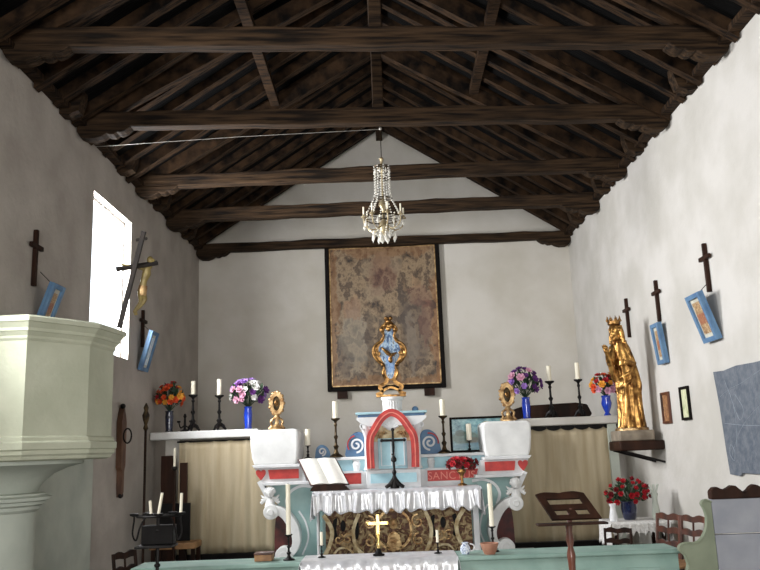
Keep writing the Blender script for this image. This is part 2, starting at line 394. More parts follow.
# ------------------------------------------------------------------ human figures (carved)
def crucifix():
    t = thing('crucifix', 'tall dark wooden crucifix with a pale yellow Christ figure leaning out beside the window', 'crucifix', (-2.41, 7.12, 2.87))
    p0 = Vector((-2.41, 7.12, 2.86)); p1 = Vector((-2.17, 7.0, 3.72)); ax = (p1-p0).normalized()
    a = Vector((-2.41, 7.0, 3.375)); b = Vector((-2.085, 7.16, 3.46))
    def bar(bm, p, q, w_, d_):
        z = (q-p).normalized(); u = z.orthogonal() if abs(z.z) < .5 else z.cross(Vector((0, 1, 0))); u = (u-z*u.dot(z)).normalized(); v = z.cross(u)
        V = [bm.verts.new(r+u*sx*w_+v*sy*d_) for r in (p, q) for sx, sy in ((-1, -1), (1, -1), (1, 1), (-1, 1))]
        for f in ((3, 2, 1, 0), (4, 5, 6, 7), (0, 1, 5, 4), (1, 2, 6, 5), (2, 3, 7, 6), (3, 0, 4, 7)): bm.faces.new([V[k] for k in f])
    bm = bm_(); bar(bm, p0, p1, .02, .014); obj('upright', bm, WOODK, t, smooth=False)
    bm = bm_(); bar(bm, a, b, .021, .014); obj('crossbar', bm, WOODK, t, smooth=False)
    bm = bm_(); bar(bm, p0+ax*.82+Vector((-.05, 0, 0)), p0+ax*.82+Vector((.05, 0, .01)), .014, .008); obj('title_board', bm, WOODK, t, smooth=False)
    # body hangs on the right (nave) face of the cross
    side = Vector((.6, .7, -.1)).normalized()
    bx = (b-a).normalized(); of = Vector((.075, .05, 0)); mid = (a+b)/2+of+Vector((0, 0, .03))
    def P(up, lat, out=0): return mid+ax*up+bx*lat+side*out
    bm = bm_()
    tube(bm, [P(-.03, 0, .01), P(-.09, 0, .02), P(-.16, .0, .01), P(-.21, 0, .015), P(-.25, 0, .01)], [.03, .042, .03, .034, .028], 10)
    tube(bm, [P(-.03, 0, .01), P(.02, 0, .02)], [.016, .014], 8)
    ball(bm, P(.045, -.01, .03), .03, (1, 1, 1.2))
    ball(bm, P(.04, -.01, .06), .008)
    for s in (-1, 1):
        tube(bm, [P(-.045, s*.03, .01), P(-.015, s*.08, .005)-of*.4, P(.0, s*.13, 0)-of*.8, P(.01, s*.15, 0)-of], [.016, .012, .009, .012], 8)
        tube(bm, [P(-.24, s*.018, .01), P(-.33, s*.022, .05), P(-.36, s*.018, .045), P(-.45, s*.01, .0), P(-.48, s*.006, .02)], [.024, .019, .017, .011, .012], 8)
    f = obj('corpus', bm, mat('aged_ivory', (150, 134, 80), (112, 94, 52), 16, .5), t, remesh=.006)
    bm = bm_(); tube(bm, [P(-.2, 0, .015), P(-.24, 0, .02), P(-.29, 0, .03)], [.038, .042, .036], 12); obj('loincloth', bm, GOLDP, f)
crucifix()

def saint():
    t = thing('gilded_statue', 'life-like gilded wooden statue of a crowned robed figure with one hand raised on wall bracket', 'statue', (3.05, 10.4, 1.82))
    bx, by, bz = 3.05, 10.4, 1.82
    ctr = lambda h: (bx+.04-.16*max(0, h-.6), by-.03*h)          # the figure bends towards the altar side
    bm = bm_(); seg = 64; prof = [(0, .235), (.04, .225), (.2, .2), (.4, .195), (.55, .2), (.7, .205), (.8, .2), (.9, .19), (1.0, .175), (1.08, .16), (1.14, .13), (1.18, .075), (1.22, .06)]
    rr = random.Random(5); rings = []
    pr = []
    for (h0, r0), (h1, r1) in zip(prof, prof[1:]):
        for k in range(5): pr.append((h0+(h1-h0)*k/5, (r0+(r1-r0)*k/5)*(.74 if h0 < 1.12 else .85)))
    pr.append((1.22, .05))
    for h, r in pr:
        cx, cy = ctr(h); amp = .17*max(0, min(1, (1.1-h)/.5))
        ring = []
        for k in range(seg):
            a = 2*PI*k/seg; tw = h*1.1
            f = 1+amp*(.6*math.sin(9*a+tw+1.3*math.sin(3*h))+.4*math.sin(14*a-2*tw))
            if .48 < h < .62: f += .05*math.sin((h-.48)/.14*PI)
            ring.append(bm.verts.new((cx+r*f*math.cos(a), cy+r*f*.82*math.sin(a), bz+h)))
        rings.append(ring)
    for A, C in zip(rings, rings[1:]):
        for k in range(seg): bm.faces.new((A[k], A[(k+1) % seg], C[(k+1) % seg], C[k]))
    bm.faces.new(rings[0]); bm.faces.new(rings[-1])
    hx, hy = ctr(1.3); hx -= .01; hz = bz+1.29
    # head turned towards the left of the view (-x, -y)
    fd = Vector((-.82, -.57, -.12)).normalized(); sd = fd.cross(Vector((0, 0, 1))).normalized()
    H = Vector((hx, hy, hz))
    tube(bm, [(hx+.01, hy, bz+1.14), (hx, hy, bz+1.26)], [.058, .05], 14)
    ball(bm, H, .082, (.92, .92, 1.18), 20, 14)
    ball(bm, H+fd*.03-Vector((0, 0, .045)), .056, (1, 1, 1), 14, 10)
    tube(bm, [H+fd*.075+Vector((0, 0, .02)), H+fd*.098-Vector((0, 0, .018)), H+fd*.082-Vector((0, 0, .028))], [.008, .015, .012], 8)
    for s in (-1, 1):
        ball(bm, H+fd*.074+sd*s*.03+Vector((0, 0, .014)), .013); ball(bm, H+sd*s*.078, .018, (1, 1, 1.5))
    ball(bm, H+fd*.08-Vector((0, 0, .052)), .016, (1, 1, .5)); ball(bm, H+fd*.068-Vector((0, 0, .085)), .02)
    # hair falling on the shoulders
    for s in (-1, 1):
        tube(bm, [H-fd*.02+sd*s*.07+Vector((0, 0, .05)), H-fd*.03+sd*s*.085-Vector((0, 0, .06)), H-fd*.03+sd*s*.11-Vector((0, 0, .18))], [.03, .034, .022], 10)
    ball(bm, H-fd*.03, .085, (1, 1, 1.1), 16, 10)
    # mantle edges and diagonal drapery
    for s in (-1, 1):
        pts = [(ctr(h)[0]+s*w_*.66, ctr(h)[1]-.085-.02*math.sin(7*h), bz+h) for h, w_ in ((1.12, .07), (.95, .11), (.75, .13), (.5, .12), (.25, .14), (.04, .17))]
        tube(bm, spline(pts, 4), .02, 8)
    for k, (h0, h1) in enumerate(((.86, .66), (.76, .54))):
        tube(bm, spline([(bx+.14, by-.07, bz+h0), (bx+.03, by-.15, bz+(h0+h1)/2-.03), (bx-.1, by-.09, bz+h1)], 5), .015, 8)
    # raised right arm (towards the altar) with wide sleeve
    bx -= .04
    sh = Vector((bx-.085, by-.04, bz+1.06)); el = Vector((bx-.16, by-.12, bz+.84)); wr = Vector((bx-.215, by-.19, bz+.96))
    tube(bm, [sh, (sh+el)/2, el], [.056, .052, .046], 12); tube(bm, [el, (el+wr)/2, wr], [.046, .04, .022], 12)
    tube(bm, [el, el+Vector((.02, .02, -.12)), el+Vector((.05, .05, -.24))], [.04, .034, .012], 10)
    pm = wr+Vector((-.01, -.015, .045)); tube(bm, [wr, wr+Vector((-.004, -.006, .02)), pm, pm+Vector((0, 0, .02))], [.02, .026, .032, .024], 10)
    for k, (dx, l) in enumerate(((-.024, .055), (-.008, .066), (.009, .06), (.024, .045))):
        q = pm+Vector((dx, -dx*.3, .016)); tube(bm, [q, q+Vector((dx*.2-.008, -.006, l*.55)), q+Vector((dx*.3-.016, -.018, l))], [.0095, .009, .007], 7)
    q = pm+Vector((.022, -.012, -.02)); tube(bm, [q, q+Vector((.026, -.02, .02)), q+Vector((.032, -.03, .045))], [.011, .0095, .007], 7)
    # left arm folded across the waist, holding the mantle
    sh = Vector((bx+.075, by-.04, bz+1.05)); el = Vector((bx+.135, by-.1, bz+.82)); wr = Vector((bx+.03, by-.19, bz+.85))
    tube(bm, [sh, (sh+el)/2, el], [.056, .052, .048], 12); tube(bm, [el, (el+wr)/2, wr], [.046, .038, .024], 12)
    pm = wr+Vector((-.045, -.012, .0)); tube(bm, [wr, pm], [.024, .032], 10)
    for k in range(4):
        q = pm+Vector((-.01, -.01, .024-.016*k)); tube(bm, [q, q+Vector((-.03, -.012, -.004)), q+Vector((-.045, .006, -.012))], [.01, .009, .007], 7)
    q = pm+Vector((.01, -.018, .026)); tube(bm, [q, q+Vector((-.018, -.016, .018)), q+Vector((-.036, -.018, .02))], [.011, .0095, .007], 7)
    bx += .04
    obj('body', bm, GOLDS, t, remesh=.007)
    bm = bm_(); cb = H+Vector((0, 0, .065))
    lathe(bm, [(.074, 0), (.084, .01), (.082, .03), (.086, .05), (.078, .05), (.074, .03), (.07, .01)], cb, 20)
    for k in range(8):
        a = 2*PI*k/8; q = cb+Vector((.083*math.cos(a), .083*math.sin(a), .045))
        lathe(bm, [(.018, 0), (.022, .015), (.009, .04), (.002, .075)], q, 6)
    obj('crown', bm, GOLD, t)
    bm = bm_()
    lathe(bm, [(.21, 0), (.21, .025), (.2, .035), (.15, .035)], (bx+.03, by, bz), 24, sy=.9); obj('plinth', bm, GOLDP, t)
saint()
t = thing('wall_bracket', 'stout wooden wall bracket carrying the gilded statue, grey top block over a dark shelf', 'shelf', (3.1, 10.4, 1.57))
obj('top_block', B(2.86, 3.3, 10.2, 10.62, 1.69, 1.82), WOODG, t, bevel=.015)
obj('shelf_board', B(2.84, 3.398, 10.16, 10.68, 1.57, 1.69), WOOD, t, bevel=.02)
for yy in (10.2, 10.55):
    bm = bm_(); tube(bm, [(2.86, yy, 1.575), (3.396, yy+.02, 1.42)], .014, 8); obj('iron_strut', bm, IRON, t)

# ------------------------------------------------------------------ stations: small crosses and leaning framed boxes
def wall_cross(y, z, h, s, label):
    t = thing('wall_cross', label, 'cross', (s*XW, y, z), 'small dark crosses on the side walls')
    x0, x1 = sorted((s*(XW-.002), s*(XW-.045)))
    obj('upright', B(x0, x1, y-.022, y+.022, z, z+h), WOOD, t, bevel=.006)
    x0, x1 = sorted((s*(XW-.014), s*(XW-.052)))
    obj('crossbar', B(x0, x1, y-.125, y+.125, z+h*.66, z+h*.66+.045), WOOD, t, bevel=.006)
wall_cross(7.5, 3.36, .56, -1, 'small dark cross on the left wall above the pulpit')
wall_cross(10.95, 3.2, .52, -1, 'small dark cross on left wall just beyond the window, half behind the crucifix')
wall_cross(8.22, 3.18, .52, 1, 'small dark cross highest in view on the right wall, nearest the slate')
wall_cross(9.82, 3.12, .52, 1, 'small dark cross in the middle of the three on right wall')
wall_cross(11.1, 3.1, .55, 1, 'small dark cross on right wall beside the gilded statue head')
STA = picture('station_print', [(120, 84, 60), (170, 134, 92), (214, 196, 160)], [(.5, .45, .2, .35, (150, 70, 50), .6), (.5, .75, .12, .1, (220, 190, 150), .7)], 9)
STW = picture('station_glare', [(150, 190, 220), (220, 234, 244), (245, 250, 252)], [], 5)  # pale print: glare on the glass is painted into the colour
STM = mat('station_mat', (210, 206, 190), None, 9, .6)
def station(y, zb, s, out, wd, h, label, pm=None):
    """box frame whose foot touches the wall and whose top leans into the room"""
    t = thing('station_picture', label, 'picture', (s*XW, y, zb), 'blue framed station pictures on the side walls')
    up = Vector((-s*out, 0, math.sqrt(h*h-out*out))).normalized(); nrm = Vector((-s, 0, -s*0)).normalized(); nrm = (nrm-up*nrm.dot(up)).normalized()
    lat = Vector((0, 1, 0)); base = Vector((s*(XW-.006), y, zb))
    def slab(a0, a1, u0, u1, n0, n1):
        bm = bm_(); V = []
        V = [bm.verts.new(base+lat*a+up*u+nrm*n) for a in (a0, a1) for u in (u0, u1) for n in (n0, n1)]
        for f in ((0, 1, 3, 2), (4, 6, 7, 5), (0, 4, 5, 1), (2, 3, 7, 6), (0, 2, 6, 4), (1, 5, 7, 3)): bm.faces.new([V[i] for i in f])
        return bm
    w2 = wd/2
    obj('back_board', slab(-w2, w2, 0, h, .0, .03), BLU, t, smooth=False)
    bm = bm_()
    for q in ((-w2, -w2+.05, 0, h), (w2-.05, w2, 0, h), (-w2+.05, w2-.05, 0, .05), (-w2+.05, w2-.05, h-.05, h)):
        b2 = slab(*q, .03, .062); me = D.meshes.new('x'); b2.to_mesh(me); bm.from_mesh(me); D.meshes.remove(me); b2.free()
    obj('blue_frame', bm, BLU, t, smooth=False, bevel=.005)
    obj('mount', slab(-w2+.05, w2-.05, .05, h-.05, .03, .036), STM, t, smooth=False)
    obj('print', slab(-w2+.075, w2-.075, .09, h-.09, .036, .04), pm or STA, t, smooth=False)
    bm = bm_(); tube(bm, [base+up*(h-.03)+nrm*.01, Vector((s*(XW-.002), y, zb+h+.1))], .004, 5); obj('hanging_wire', bm, IRON, t)
station(8.25, 2.68, 1, .15, .36, .52, 'blue framed station picture leaning far off right wall below the cross nearest slate')
station(9.8, 2.6, 1, .05, .27, .5, 'blue framed station picture hanging nearly flat on right wall, beside the gilded statue')
station(7.68, 2.98, -1, .15, .26, .46, 'blue framed station picture with brown print leaning off left wall above pulpit')
station(10.95, 2.88, -1, .15, .3, .56, 'blue framed station picture with painted glare, leaning off left wall past the window', STW)

# small frames, slate
def small_frame(y0, y1, z0, z1, fm, pm, label):
    t = thing('small_framed_picture', label, 'picture', (XW, (y0+y1)/2, z0), 'two small framed pictures on the right wall')
    bm = bm_(); f = .03
    for q in ((y0, y0+f, z0, z1), (y1-f, y1, z0, z1), (y0+f, y1-f, z0, z0+f), (y0+f, y1-f, z1-f, z1)): box(bm, XW-.03, XW-.002, *q)
    obj('frame', bm, fm, t, smooth=False); obj('print', B(XW-.012, XW-.004, y0+f, y1-f, z0+f, z1-f), pm, t, smooth=False)
small_frame(9.8, 10.08, 1.88, 2.26, WOODR, picture('print_brown', [(90, 54, 36), (150, 106, 70), (196, 150, 110)], [], 8), 'small brown framed print on right wall, the one nearer the statue')
small_frame(9.15, 9.42, 1.9, 2.28, FRM, picture('print_cream', [(226, 226, 190), (214, 216, 180), (170, 180, 130)], [], 4), 'small black framed cream print on right wall, the one farther from the statue')
t = thing('slate_board', 'large worn blue-grey slate with faint chalk scribbles on the right wall', 'board', (XW, 7.6, 1.34))
bm = bm_(); rr = random.Random(4)
yz = [(8.36, 2.36), (8.1, 2.35), (7.8, 2.37), (7.4, 2.36), (6.7, 2.36), (6.7, 1.36), (7.3, 1.35), (7.95, 1.35), (8.02, 1.32), (8.24, 1.33), (8.27, 1.6), (8.3, 2.0)]
a = [bm.verts.new((XW-.03, y_, z_)) for y_, z_ in yz]; b = [bm.verts.new((XW-.002, y_, z_)) for y_, z_ in yz]
bm.faces.new(a); bm.faces.new(b[::-1])
for i in range(len(yz)): bm.faces.new((a[i], b[i], b[(i+1) % len(yz)], a[(i+1) % len(yz)]))
obj('slate', bm, SLATE, t, smooth=False)
bm = bm_()
for P in ([(8.25, 2.1), (8.0, 2.16), (7.7, 2.2), (7.2, 2.3)], [(8.15, 1.5), (7.95, 1.7), (7.7, 1.85), (7.3, 2.0)], [(8.22, 1.83), (7.8, 1.8), (7.3, 1.78)], [(8.1, 2.25), (7.95, 1.95), (8.0, 1.6)],
          [(8.1, 1.46), (8.18, 1.52), (8.14, 1.62), (8.06, 1.55), (8.1, 1.46)], [(7.9, 2.1), (7.75, 1.95), (7.85, 1.85), (7.95, 1.98)]):
    tube(bm, spline([(XW-.031, p[0], p[1]) for p in P], 5), .002, 5)
obj('chalk_scribble', bm, CHALK, t)

# ------------------------------------------------------------------ back wall painting
t = thing('altar_painting', 'large dark old painting in a black frame hanging on the wall behind the altar', 'painting', (-.03, YB, 2.7))
x0, x1, z0, z1 = -1.08, 1.02, 2.73, 5.42
CAN = picture('old_canvas', [(48, 38, 30), (110, 90, 68), (150, 128, 100), (78, 62, 48), (120, 98, 74)], [
    (.5, .98, .5, .06, (130, 88, 50), .5), (.02, .5, .05, .6, (140, 96, 56), .5), (.98, .3, .06, .5, (140, 92, 50), .5), (.5, .02, .6, .05, (140, 96, 52), .5),
    (.5, .78, .14, .16, (108, 64, 56), .4), (.5, .9, .07, .06, (150, 120, 92), .5), (.43, .66, .1, .08, (150, 132, 108), .4),
    (.22, .34, .13, .26, (150, 142, 126), .5), (.2, .55, .09, .07, (150, 106, 76), .4), (.24, .62, .04, .04, (166, 138, 104), .45), (.12, .2, .06, .14, (86, 74, 66), .5),
    (.36, .3, .04, .24, (78, 66, 56), .6), (.78, .36, .14, .28, (86, 74, 66), .55), (.74, .3, .05, .22, (130, 118, 104), .5), (.84, .62, .1, .1, (112, 68, 58), .35),
    (.8, .72, .045, .045, (160, 128, 96), .5), (.88, .45, .05, .2, (112, 70, 58), .4), (.68, .55, .05, .2, (64, 56, 52), .5), (.5, .45, .12, .04, (88, 76, 62), .5),
    (.62, .86, .05, .08, (150, 132, 110), .4), (.36, .84, .05, .09, (140, 124, 102), .35)], 8, .3, .5, .25)
obj('canvas', B(x0+.07, x1-.07, YB-.05, YB-.03, z0+.07, z1-.07), CAN, t, smooth=False)
bm = bm_(); f = .078
for q in ((x0, x0+f, z0, z1), (x1-f, x1, z0, z1), (x0+f, x1-f, z0, z0+f), (x0+f, x1-f, z1-f, z1)): box(bm, q[0], q[1], YB-.1, YB-.004, q[2], q[3])
obj('frame', bm, FRM, t, smooth=False, bevel=.012)
bm = bm_(); f2 = .022
for q in ((x0+f, x0+f+f2, z0+f, z1-f), (x1-f-f2, x1-f, z0+f, z1-f), (x0+f, x1-f, z0+f, z0+f+f2), (x0+f, x1-f, z1-f-f2, z1-f)): box(bm, q[0], q[1], YB-.07, YB-.03, q[2], q[3])
obj('gilt_slip', bm, GOLDP, t, smooth=False)
for xx in (-.82, .72): obj('support_peg', B(xx-.09, xx+.09, YB-.12, YB-.002, z0-.13, z0-.005), WOOD, t, smooth=False)

# ------------------------------------------------------------------ side screens: shelf and curtain either side of the altar
def curtain(bm, xa, xb, y, zt, zb_, n, amp, seed):
    rr = random.Random(seed); ph = [rr.uniform(0, 6.28) for _ in range(4)]; nx = 140; nz = 14; R = []
    for i in range(nx+1):
        u = i/nx; col = []
        for j in range(nz+1):
            v = j/nz
            a = amp*(.45+.55*v)*(math.sin(u*n*2*PI+ph[0]+.5*math.sin(u*9+ph[1]))+.5*math.sin(u*n*3.3*PI+ph[2]+v)) 
            col.append(bm.verts.new((xa+(xb-xa)*u+.01*math.sin(v*4+ph[3]+u*20), y+a, zt+(zb_-zt)*v)))
        R.append(col)
    for A, C in zip(R, R[1:]):
        for j in range(nz): bm.faces.new((A[j], C[j], C[j+1], A[j+1]))
def side_screen(xa, xb, cxa, cxb, side, seed):
    t = thing('curtained_shelf', 'long whitewashed shelf with a beige curtain hanging below, %s of the altar' % side, 'shelf', ((xa+xb)/2, 11.6, 0), 'curtained shelves flanking the altar')
    obj('shelf_slab', B(xa, xb, 11.42, 11.86, 1.94, 2.05), WHC if side == 'left' else PL, t, bevel=.015)
    bm = bm_(); curtain(bm, cxa, cxb, 11.5, 1.9, .38, 7, .014, seed); obj('curtain', bm, CURT, t, ang=80, solid=.003)
    bm = bm_(); tube(bm, [(cxa-.02, 11.5, 1.905), (cxb+.02, 11.5, 1.905)], .012, 8); obj('curtain_rail', bm, IRON, t)
    obj('plinth_board', B(cxa, cxb+.02, 11.44, 11.56, 0, .375), BLACK, t, smooth=False)
    return t
tl = side_screen(-3.39, -1.86, -3.0, -1.6, 'left', 1)
tr_ = side_screen(1.84, 3.2, 1.62, 3.08, 'right', 2)
obj('end_post', B(3.05, 3.17, 11.44, 11.8, 0, 1.935), PULP2, tr_, smooth=False)
obj('end_post', B(-3.2, -3.0, 11.56, 11.8, 0, 1.935), PL, tl, smooth=False)
bm = bm_()
for k in range(7):
    xx = 1.9+k*.2; prism(bm, spline([(xx-.1, 1.935), (xx-.085, 1.89), (xx, 1.868), (xx+.085, 1.89), (xx+.1, 1.935)], 4), 11.478, 11.486)
obj('gap_shade', bm, BLACK, tr_, smooth=False)  # black scallops stand in for the shaded gaps between the curtain loops

# ------------------------------------------------------------------ high altar
t = altar = thing('high_altar', 'painted white, blue and red high altar with tabernacle and scrolled wings', 'altar', (0, 10.9, 0))
c0 = .03
obj('dais', B(-1.9, 1.9, 9.9, 11.4, 0, .32), WH, t, bevel=.02)
obj('predella_step', B(-1.05, 1.12, 10.15, 10.4, .32, .42), WH, t, bevel=.01)
obj('table_slab', B(-.98, 1.08, 10.33, 10.95, 1.13, 1.2), WH, t, bevel=.015)
obj('table_body', B(-.9, 1.0, 10.5, 10.95, .32, 1.13), TQ, t, smooth=False)
for xx in (-.97, 1.03): obj('corner_pilaster', B(xx-.035+(.04 if xx < 0 else 0), xx+.035, 10.38, 10.52, .32, 1.13), WH, t, bevel=.008)
# carved antependium
ANT = relief('carved_gilt_relief', [(84, 66, 48), (122, 100, 72), (150, 130, 98), (180, 162, 126)], 13, .1, .6)
ANT2 = relief('carved_brown_relief', [(88, 58, 44), (120, 84, 60), (138, 116, 84), (166, 144, 106)], 15, .1, .6)
ap = obj('antependium', B(-.86, .98, 10.46, 10.5, .42, 1.0), ANT2, t, smooth=False)
CRM = mat('cream_gilt', (206, 192, 156), (160, 134, 92), 14, .5, .2, bump=.2)
def AX(zx): return -.93+(zx-10)/ (740-10)*1.93+.02
def AZ(zy): return .98-(zy-35)/(212-35)*.56
for seg_, wd in (([(20, 55), (52, 95), (60, 130), (45, 175), (20, 212)], .05), ([(190, 55), (168, 95), (160, 130), (172, 180), (205, 212)], .045),
                 ([(500, 45), (525, 95), (530, 130), (522, 170), (500, 212)], .045), ([(690, 50), (655, 95), (650, 130), (665, 175), (700, 212)], .05)):
    bm = bm_(); band(bm, spline([(AX(x), AZ(z)) for x, z in seg_], 5), wd, 10.42, 10.46); obj('cream_scroll_border', bm, CRM, ap)
for xx in ((35, 75), (150, 190), (540, 565), (645, 670)):
    pass
for xa, s in ((76, 1), (172, -1), (540, 1), (640, -1)):
    bm = bm_(); prism(bm, spline([(AX(xa-8), AZ(75)), (AX(xa+10), AZ(70)), (AX(xa+10-6*s), AZ(110)), (AX(xa+10), AZ(148)), (AX(xa-8), AZ(148)), (AX(xa-8-8*s), AZ(110)), (AX(xa-8), AZ(75))], 3)[:-1], 10.445, 10.457)
    obj('dark_slot', bm, BLACK, ap, smooth=False)
for xc in (112, 588):
    bm = bm_(); lathe(bm, [(0, 0), (.035, 0), (.03, .02), (0, .02)], (0, 0, 0), 12, sy=2, mtx=Matrix.Translation((AX(xc), 10.46, AZ(100))) @ Matrix.Rotation(PI/2, 4, 'X')); obj('dark_boss', bm, BLACK, ap)
    bm = bm_(); band(bm, spline([(AX(xc-45), AZ(205)), (AX(xc-20), AZ(185)), (AX(xc+20), AZ(185)), (AX(xc+45), AZ(205))], 5), .025, 10.43, 10.46); obj('cream_scroll_border', bm, CRM, ap)
    for s in (-1, 1):
        bm = bm_(); band(bm, arc(AX(xc+s*22), AZ(150), .07, 60, 60+s*400, 26, .012), .016, 10.44, 10.46); obj('gilt_volute', bm, GOLDP, ap)
bm = bm_(); band(bm, [(AX(352)+.22*math.cos(a*PI/20), AZ(120)+.24*math.sin(a*PI/20)) for a in range(40)], .03, 10.43, 10.46, True); obj('gilt_medallion', bm, GOLDP, ap)
for s in (-1, 1):
    for zz, rr_ in ((.8, .09), (.58, .08)):
        bm = bm_(); band(bm, arc(AX(352)+s*.31, zz, rr_, 90, 90+s*420, 28, .012), .018, 10.44, 10.46); obj('gilt_volute', bm, GOLDP, ap)
bm = bm_(); ball(bm, (AX(352), 10.46, AZ(100)), .055, (1, .5, 1.2)); prism(bm, [(AX(352)-.1, AZ(190)), (AX(352)-.07, AZ(140)), (AX(352), AZ(125)), (AX(352)+.07, AZ(140)), (AX(352)+.1, AZ(190))], 10.43, 10.46)
obj('carved_bust', bm, GOLDP, ap, smooth=False)
# gradines
obj('gradine', B(-1.25, 1.3, 10.9, 11.25, .4, 1.42), WH, t, smooth=False)
obj('upper_gradine', B(-1.22, 1.28, 11.0, 11.3, 1.42, 1.575), LB, t, smooth=False)
obj('gradine_ledge', B(-1.24, 1.3, 10.95, 11.32, 1.575, 1.615), WH, t, bevel=.008)
for s in (-1, 1):
    P = [(.44, 1.265), (.44, 1.405), (1.24, 1.405), (1.14, 1.265)]
    bm = bm_(); prism(bm, [(s*x+c0, z) for x, z in P], 10.885, 10.9); rp = obj('red_panel', bm, RED, t, smooth=False)
    bm = bm_(); band(bm, [(s*x+c0, z) for x, z in ((.42, 1.25), (.42, 1.42), (1.275, 1.42), (1.155, 1.25))], .028, 10.87, 10.9, True); obj('white_frame', bm, WH, t, smooth=False)
    if s == 1:
        cu = D.curves.new('lettering', 'FONT'); cu.body = 'SANCTUS'; cu.size = .14; cu.extrude = .002; cu.space_character = 1.05
        tmp = D.objects.new('lettering', cu); COL.objects.link(tmp); bpy.context.view_layer.update()
        me = D.meshes.new_from_object(tmp.evaluated_get(bpy.context.evaluated_depsgraph_get()))
        COL.objects.unlink(tmp); D.objects.remove(tmp)
        me.transform(Matrix.Translation((.47, 10.883, 1.285)) @ Matrix.Rotation(PI/2, 4, 'X')); me.transform(Matrix.Translation(-off(t)))
        me.materials.append(PINK); o = D.objects.new('lettering', me); COL.objects.link(o); o.parent = rp; o.location = (0, 0, 0)
    for k, xx in enumerate((.5, 1.0)):
        bm = bm_(); lathe(bm, [(.05, 0), (.04, .03), (.055, .1), (.04, .13), (.055, .15)], (s*xx+c0, 11.0, 1.42), 12, PI, 2*PI); obj('baluster', bm, WH, t)
# tabernacle
TY = 10.72
obj('tabernacle_base', B(-.34, .38, TY+.02, 11.2, 1.2, 1.44), WH, t, bevel=.01)
obj('base_panel', B(-.28, .32, TY, TY+.02, 1.27, 1.39), LB, t, smooth=False)
obj('tabernacle_body', B(-.33, .37, TY+.05, 11.2, 1.44, 2.04), WH, t, smooth=False)
for s in (-1, 1):
    bm = bm_(); xc = c0-.01+s*.335
    lathe(bm, [(.05, 0), (.05, .02), (.035, .04), (.033, .42), (.038, .43), (.06, .5), (.085, .56), (.085, .6)], (xc, TY+.04, 1.44), 14); obj('column', bm, WH, t)
    bm = bm_()
    for q in (-1, 1): band(bm, arc(xc+q*.05, 2.0, .04, 90, 90-q*380, 20, .01), .018, TY-.035, TY-.01)
    obj('capital_scroll', bm, WH, t)
bm = bm_(); P = [(.02-.3, 2.0), (-.38, 2.04), (-.44, 2.09), (-.44, 2.12), (.48, 2.12), (.48, 2.09), (.42, 2.04), (.34, 2.0)]
prism(bm, P, TY-.06, 11.22); obj('entablature', bm, WH, t, smooth=False)
obj('blue_cornice', B(-.42, .46, TY-.04, 11.2, 2.12, 2.16), BLU, t, bevel=.006)
obj('cornice_cap', B(-.45, .49, TY-.07, 11.22, 2.155, 2.185), LB, t, bevel=.006)
P = spline([(-.27, 1.46), (-.27, 1.82), (-.2, 1.97), (-.1, 2.11), (.02, 2.17), (.14, 2.11), (.24, 1.97), (.31, 1.82), (.31, 1.46)], 5)
bm = bm_(); band(bm, P, .1, TY-.08, TY+.04); obj('red_arch', bm, RED, t)
bm = bm_(); band(bm, [(x, z) for x, z in P], .014, TY-.088, TY-.078); obj('arch_bead', bm, PINK, t)
bm = bm_(); prism(bm, spline([(-.23, 1.8), (-.17, 1.95), (-.08, 2.07), (.02, 2.11), (.12, 2.07), (.21, 1.95), (.27, 1.8)], 4), TY+.0, TY+.04); obj('arch_drapery', bm, CRM, t, smooth=False)
bm = bm_()
ball(bm, (.01, TY-.02, 2.0), .08, (1, .5, .8))
for k in range(7):
    a = math.radians(20+k*23); tube(bm, [(.01, TY-.04, 1.97), (.01+.1*math.cos(a), TY-.05, 1.97+.085*math.sin(a))], [.012, .02], 7)
obj('shell', bm, WH, t)
for s in (-1, 1):
    bm = bm_()
    for k in range(4): tube(bm, [(.02+s*(.06+.03*k), TY-.01, 1.9-.005*k), (.02+s*(.1+.035*k), TY-.02, 1.93+.0*k), (.02+s*(.15+.02*k), TY-.01, 1.84)], [.012, .016, .004], 7)
    obj('gilt_spray', bm, GOLDP, t)
d = obj('door', B(-.17, .21, TY-.02, TY+.03, 1.45, 1.84), LB, t, bevel=.006)
bm = bm_()
for q in ((-.13, .0), (.04, .17)):
    band(bm, [(q[0], 1.49), (q[1], 1.49), (q[1], 1.8), (q[0], 1.8)], .014, TY-.032, TY-.018, True)
obj('door_moulding', bm, WH, d, smooth=False)
bm = bm_(); ball(bm, (.015, TY-.04, 1.63), .013); obj('keyhole_knob', bm, IRON, d)
bm = bm_()
lathe(bm, [(.15, 0), (.15, .02), (.125, .03), (.115, .12), (.125, .16), (.15, .18), (.155, .21)], (.04, 10.98, 2.18), 24)
for k in range(12):
    a = PI+PI*k/11; tube(bm, [(.04+.118*math.cos(a), 10.98+.118*math.sin(a), 2.21), (.04+.122*math.cos(a), 10.98+.122*math.sin(a), 2.335)], .011, 6)
obj('fluted_pedestal', bm, WHC, t)
bm = bm_(); ball(bm, (.35, 11.0, 2.215), .045); obj('ball_finial', bm, BLU, t)
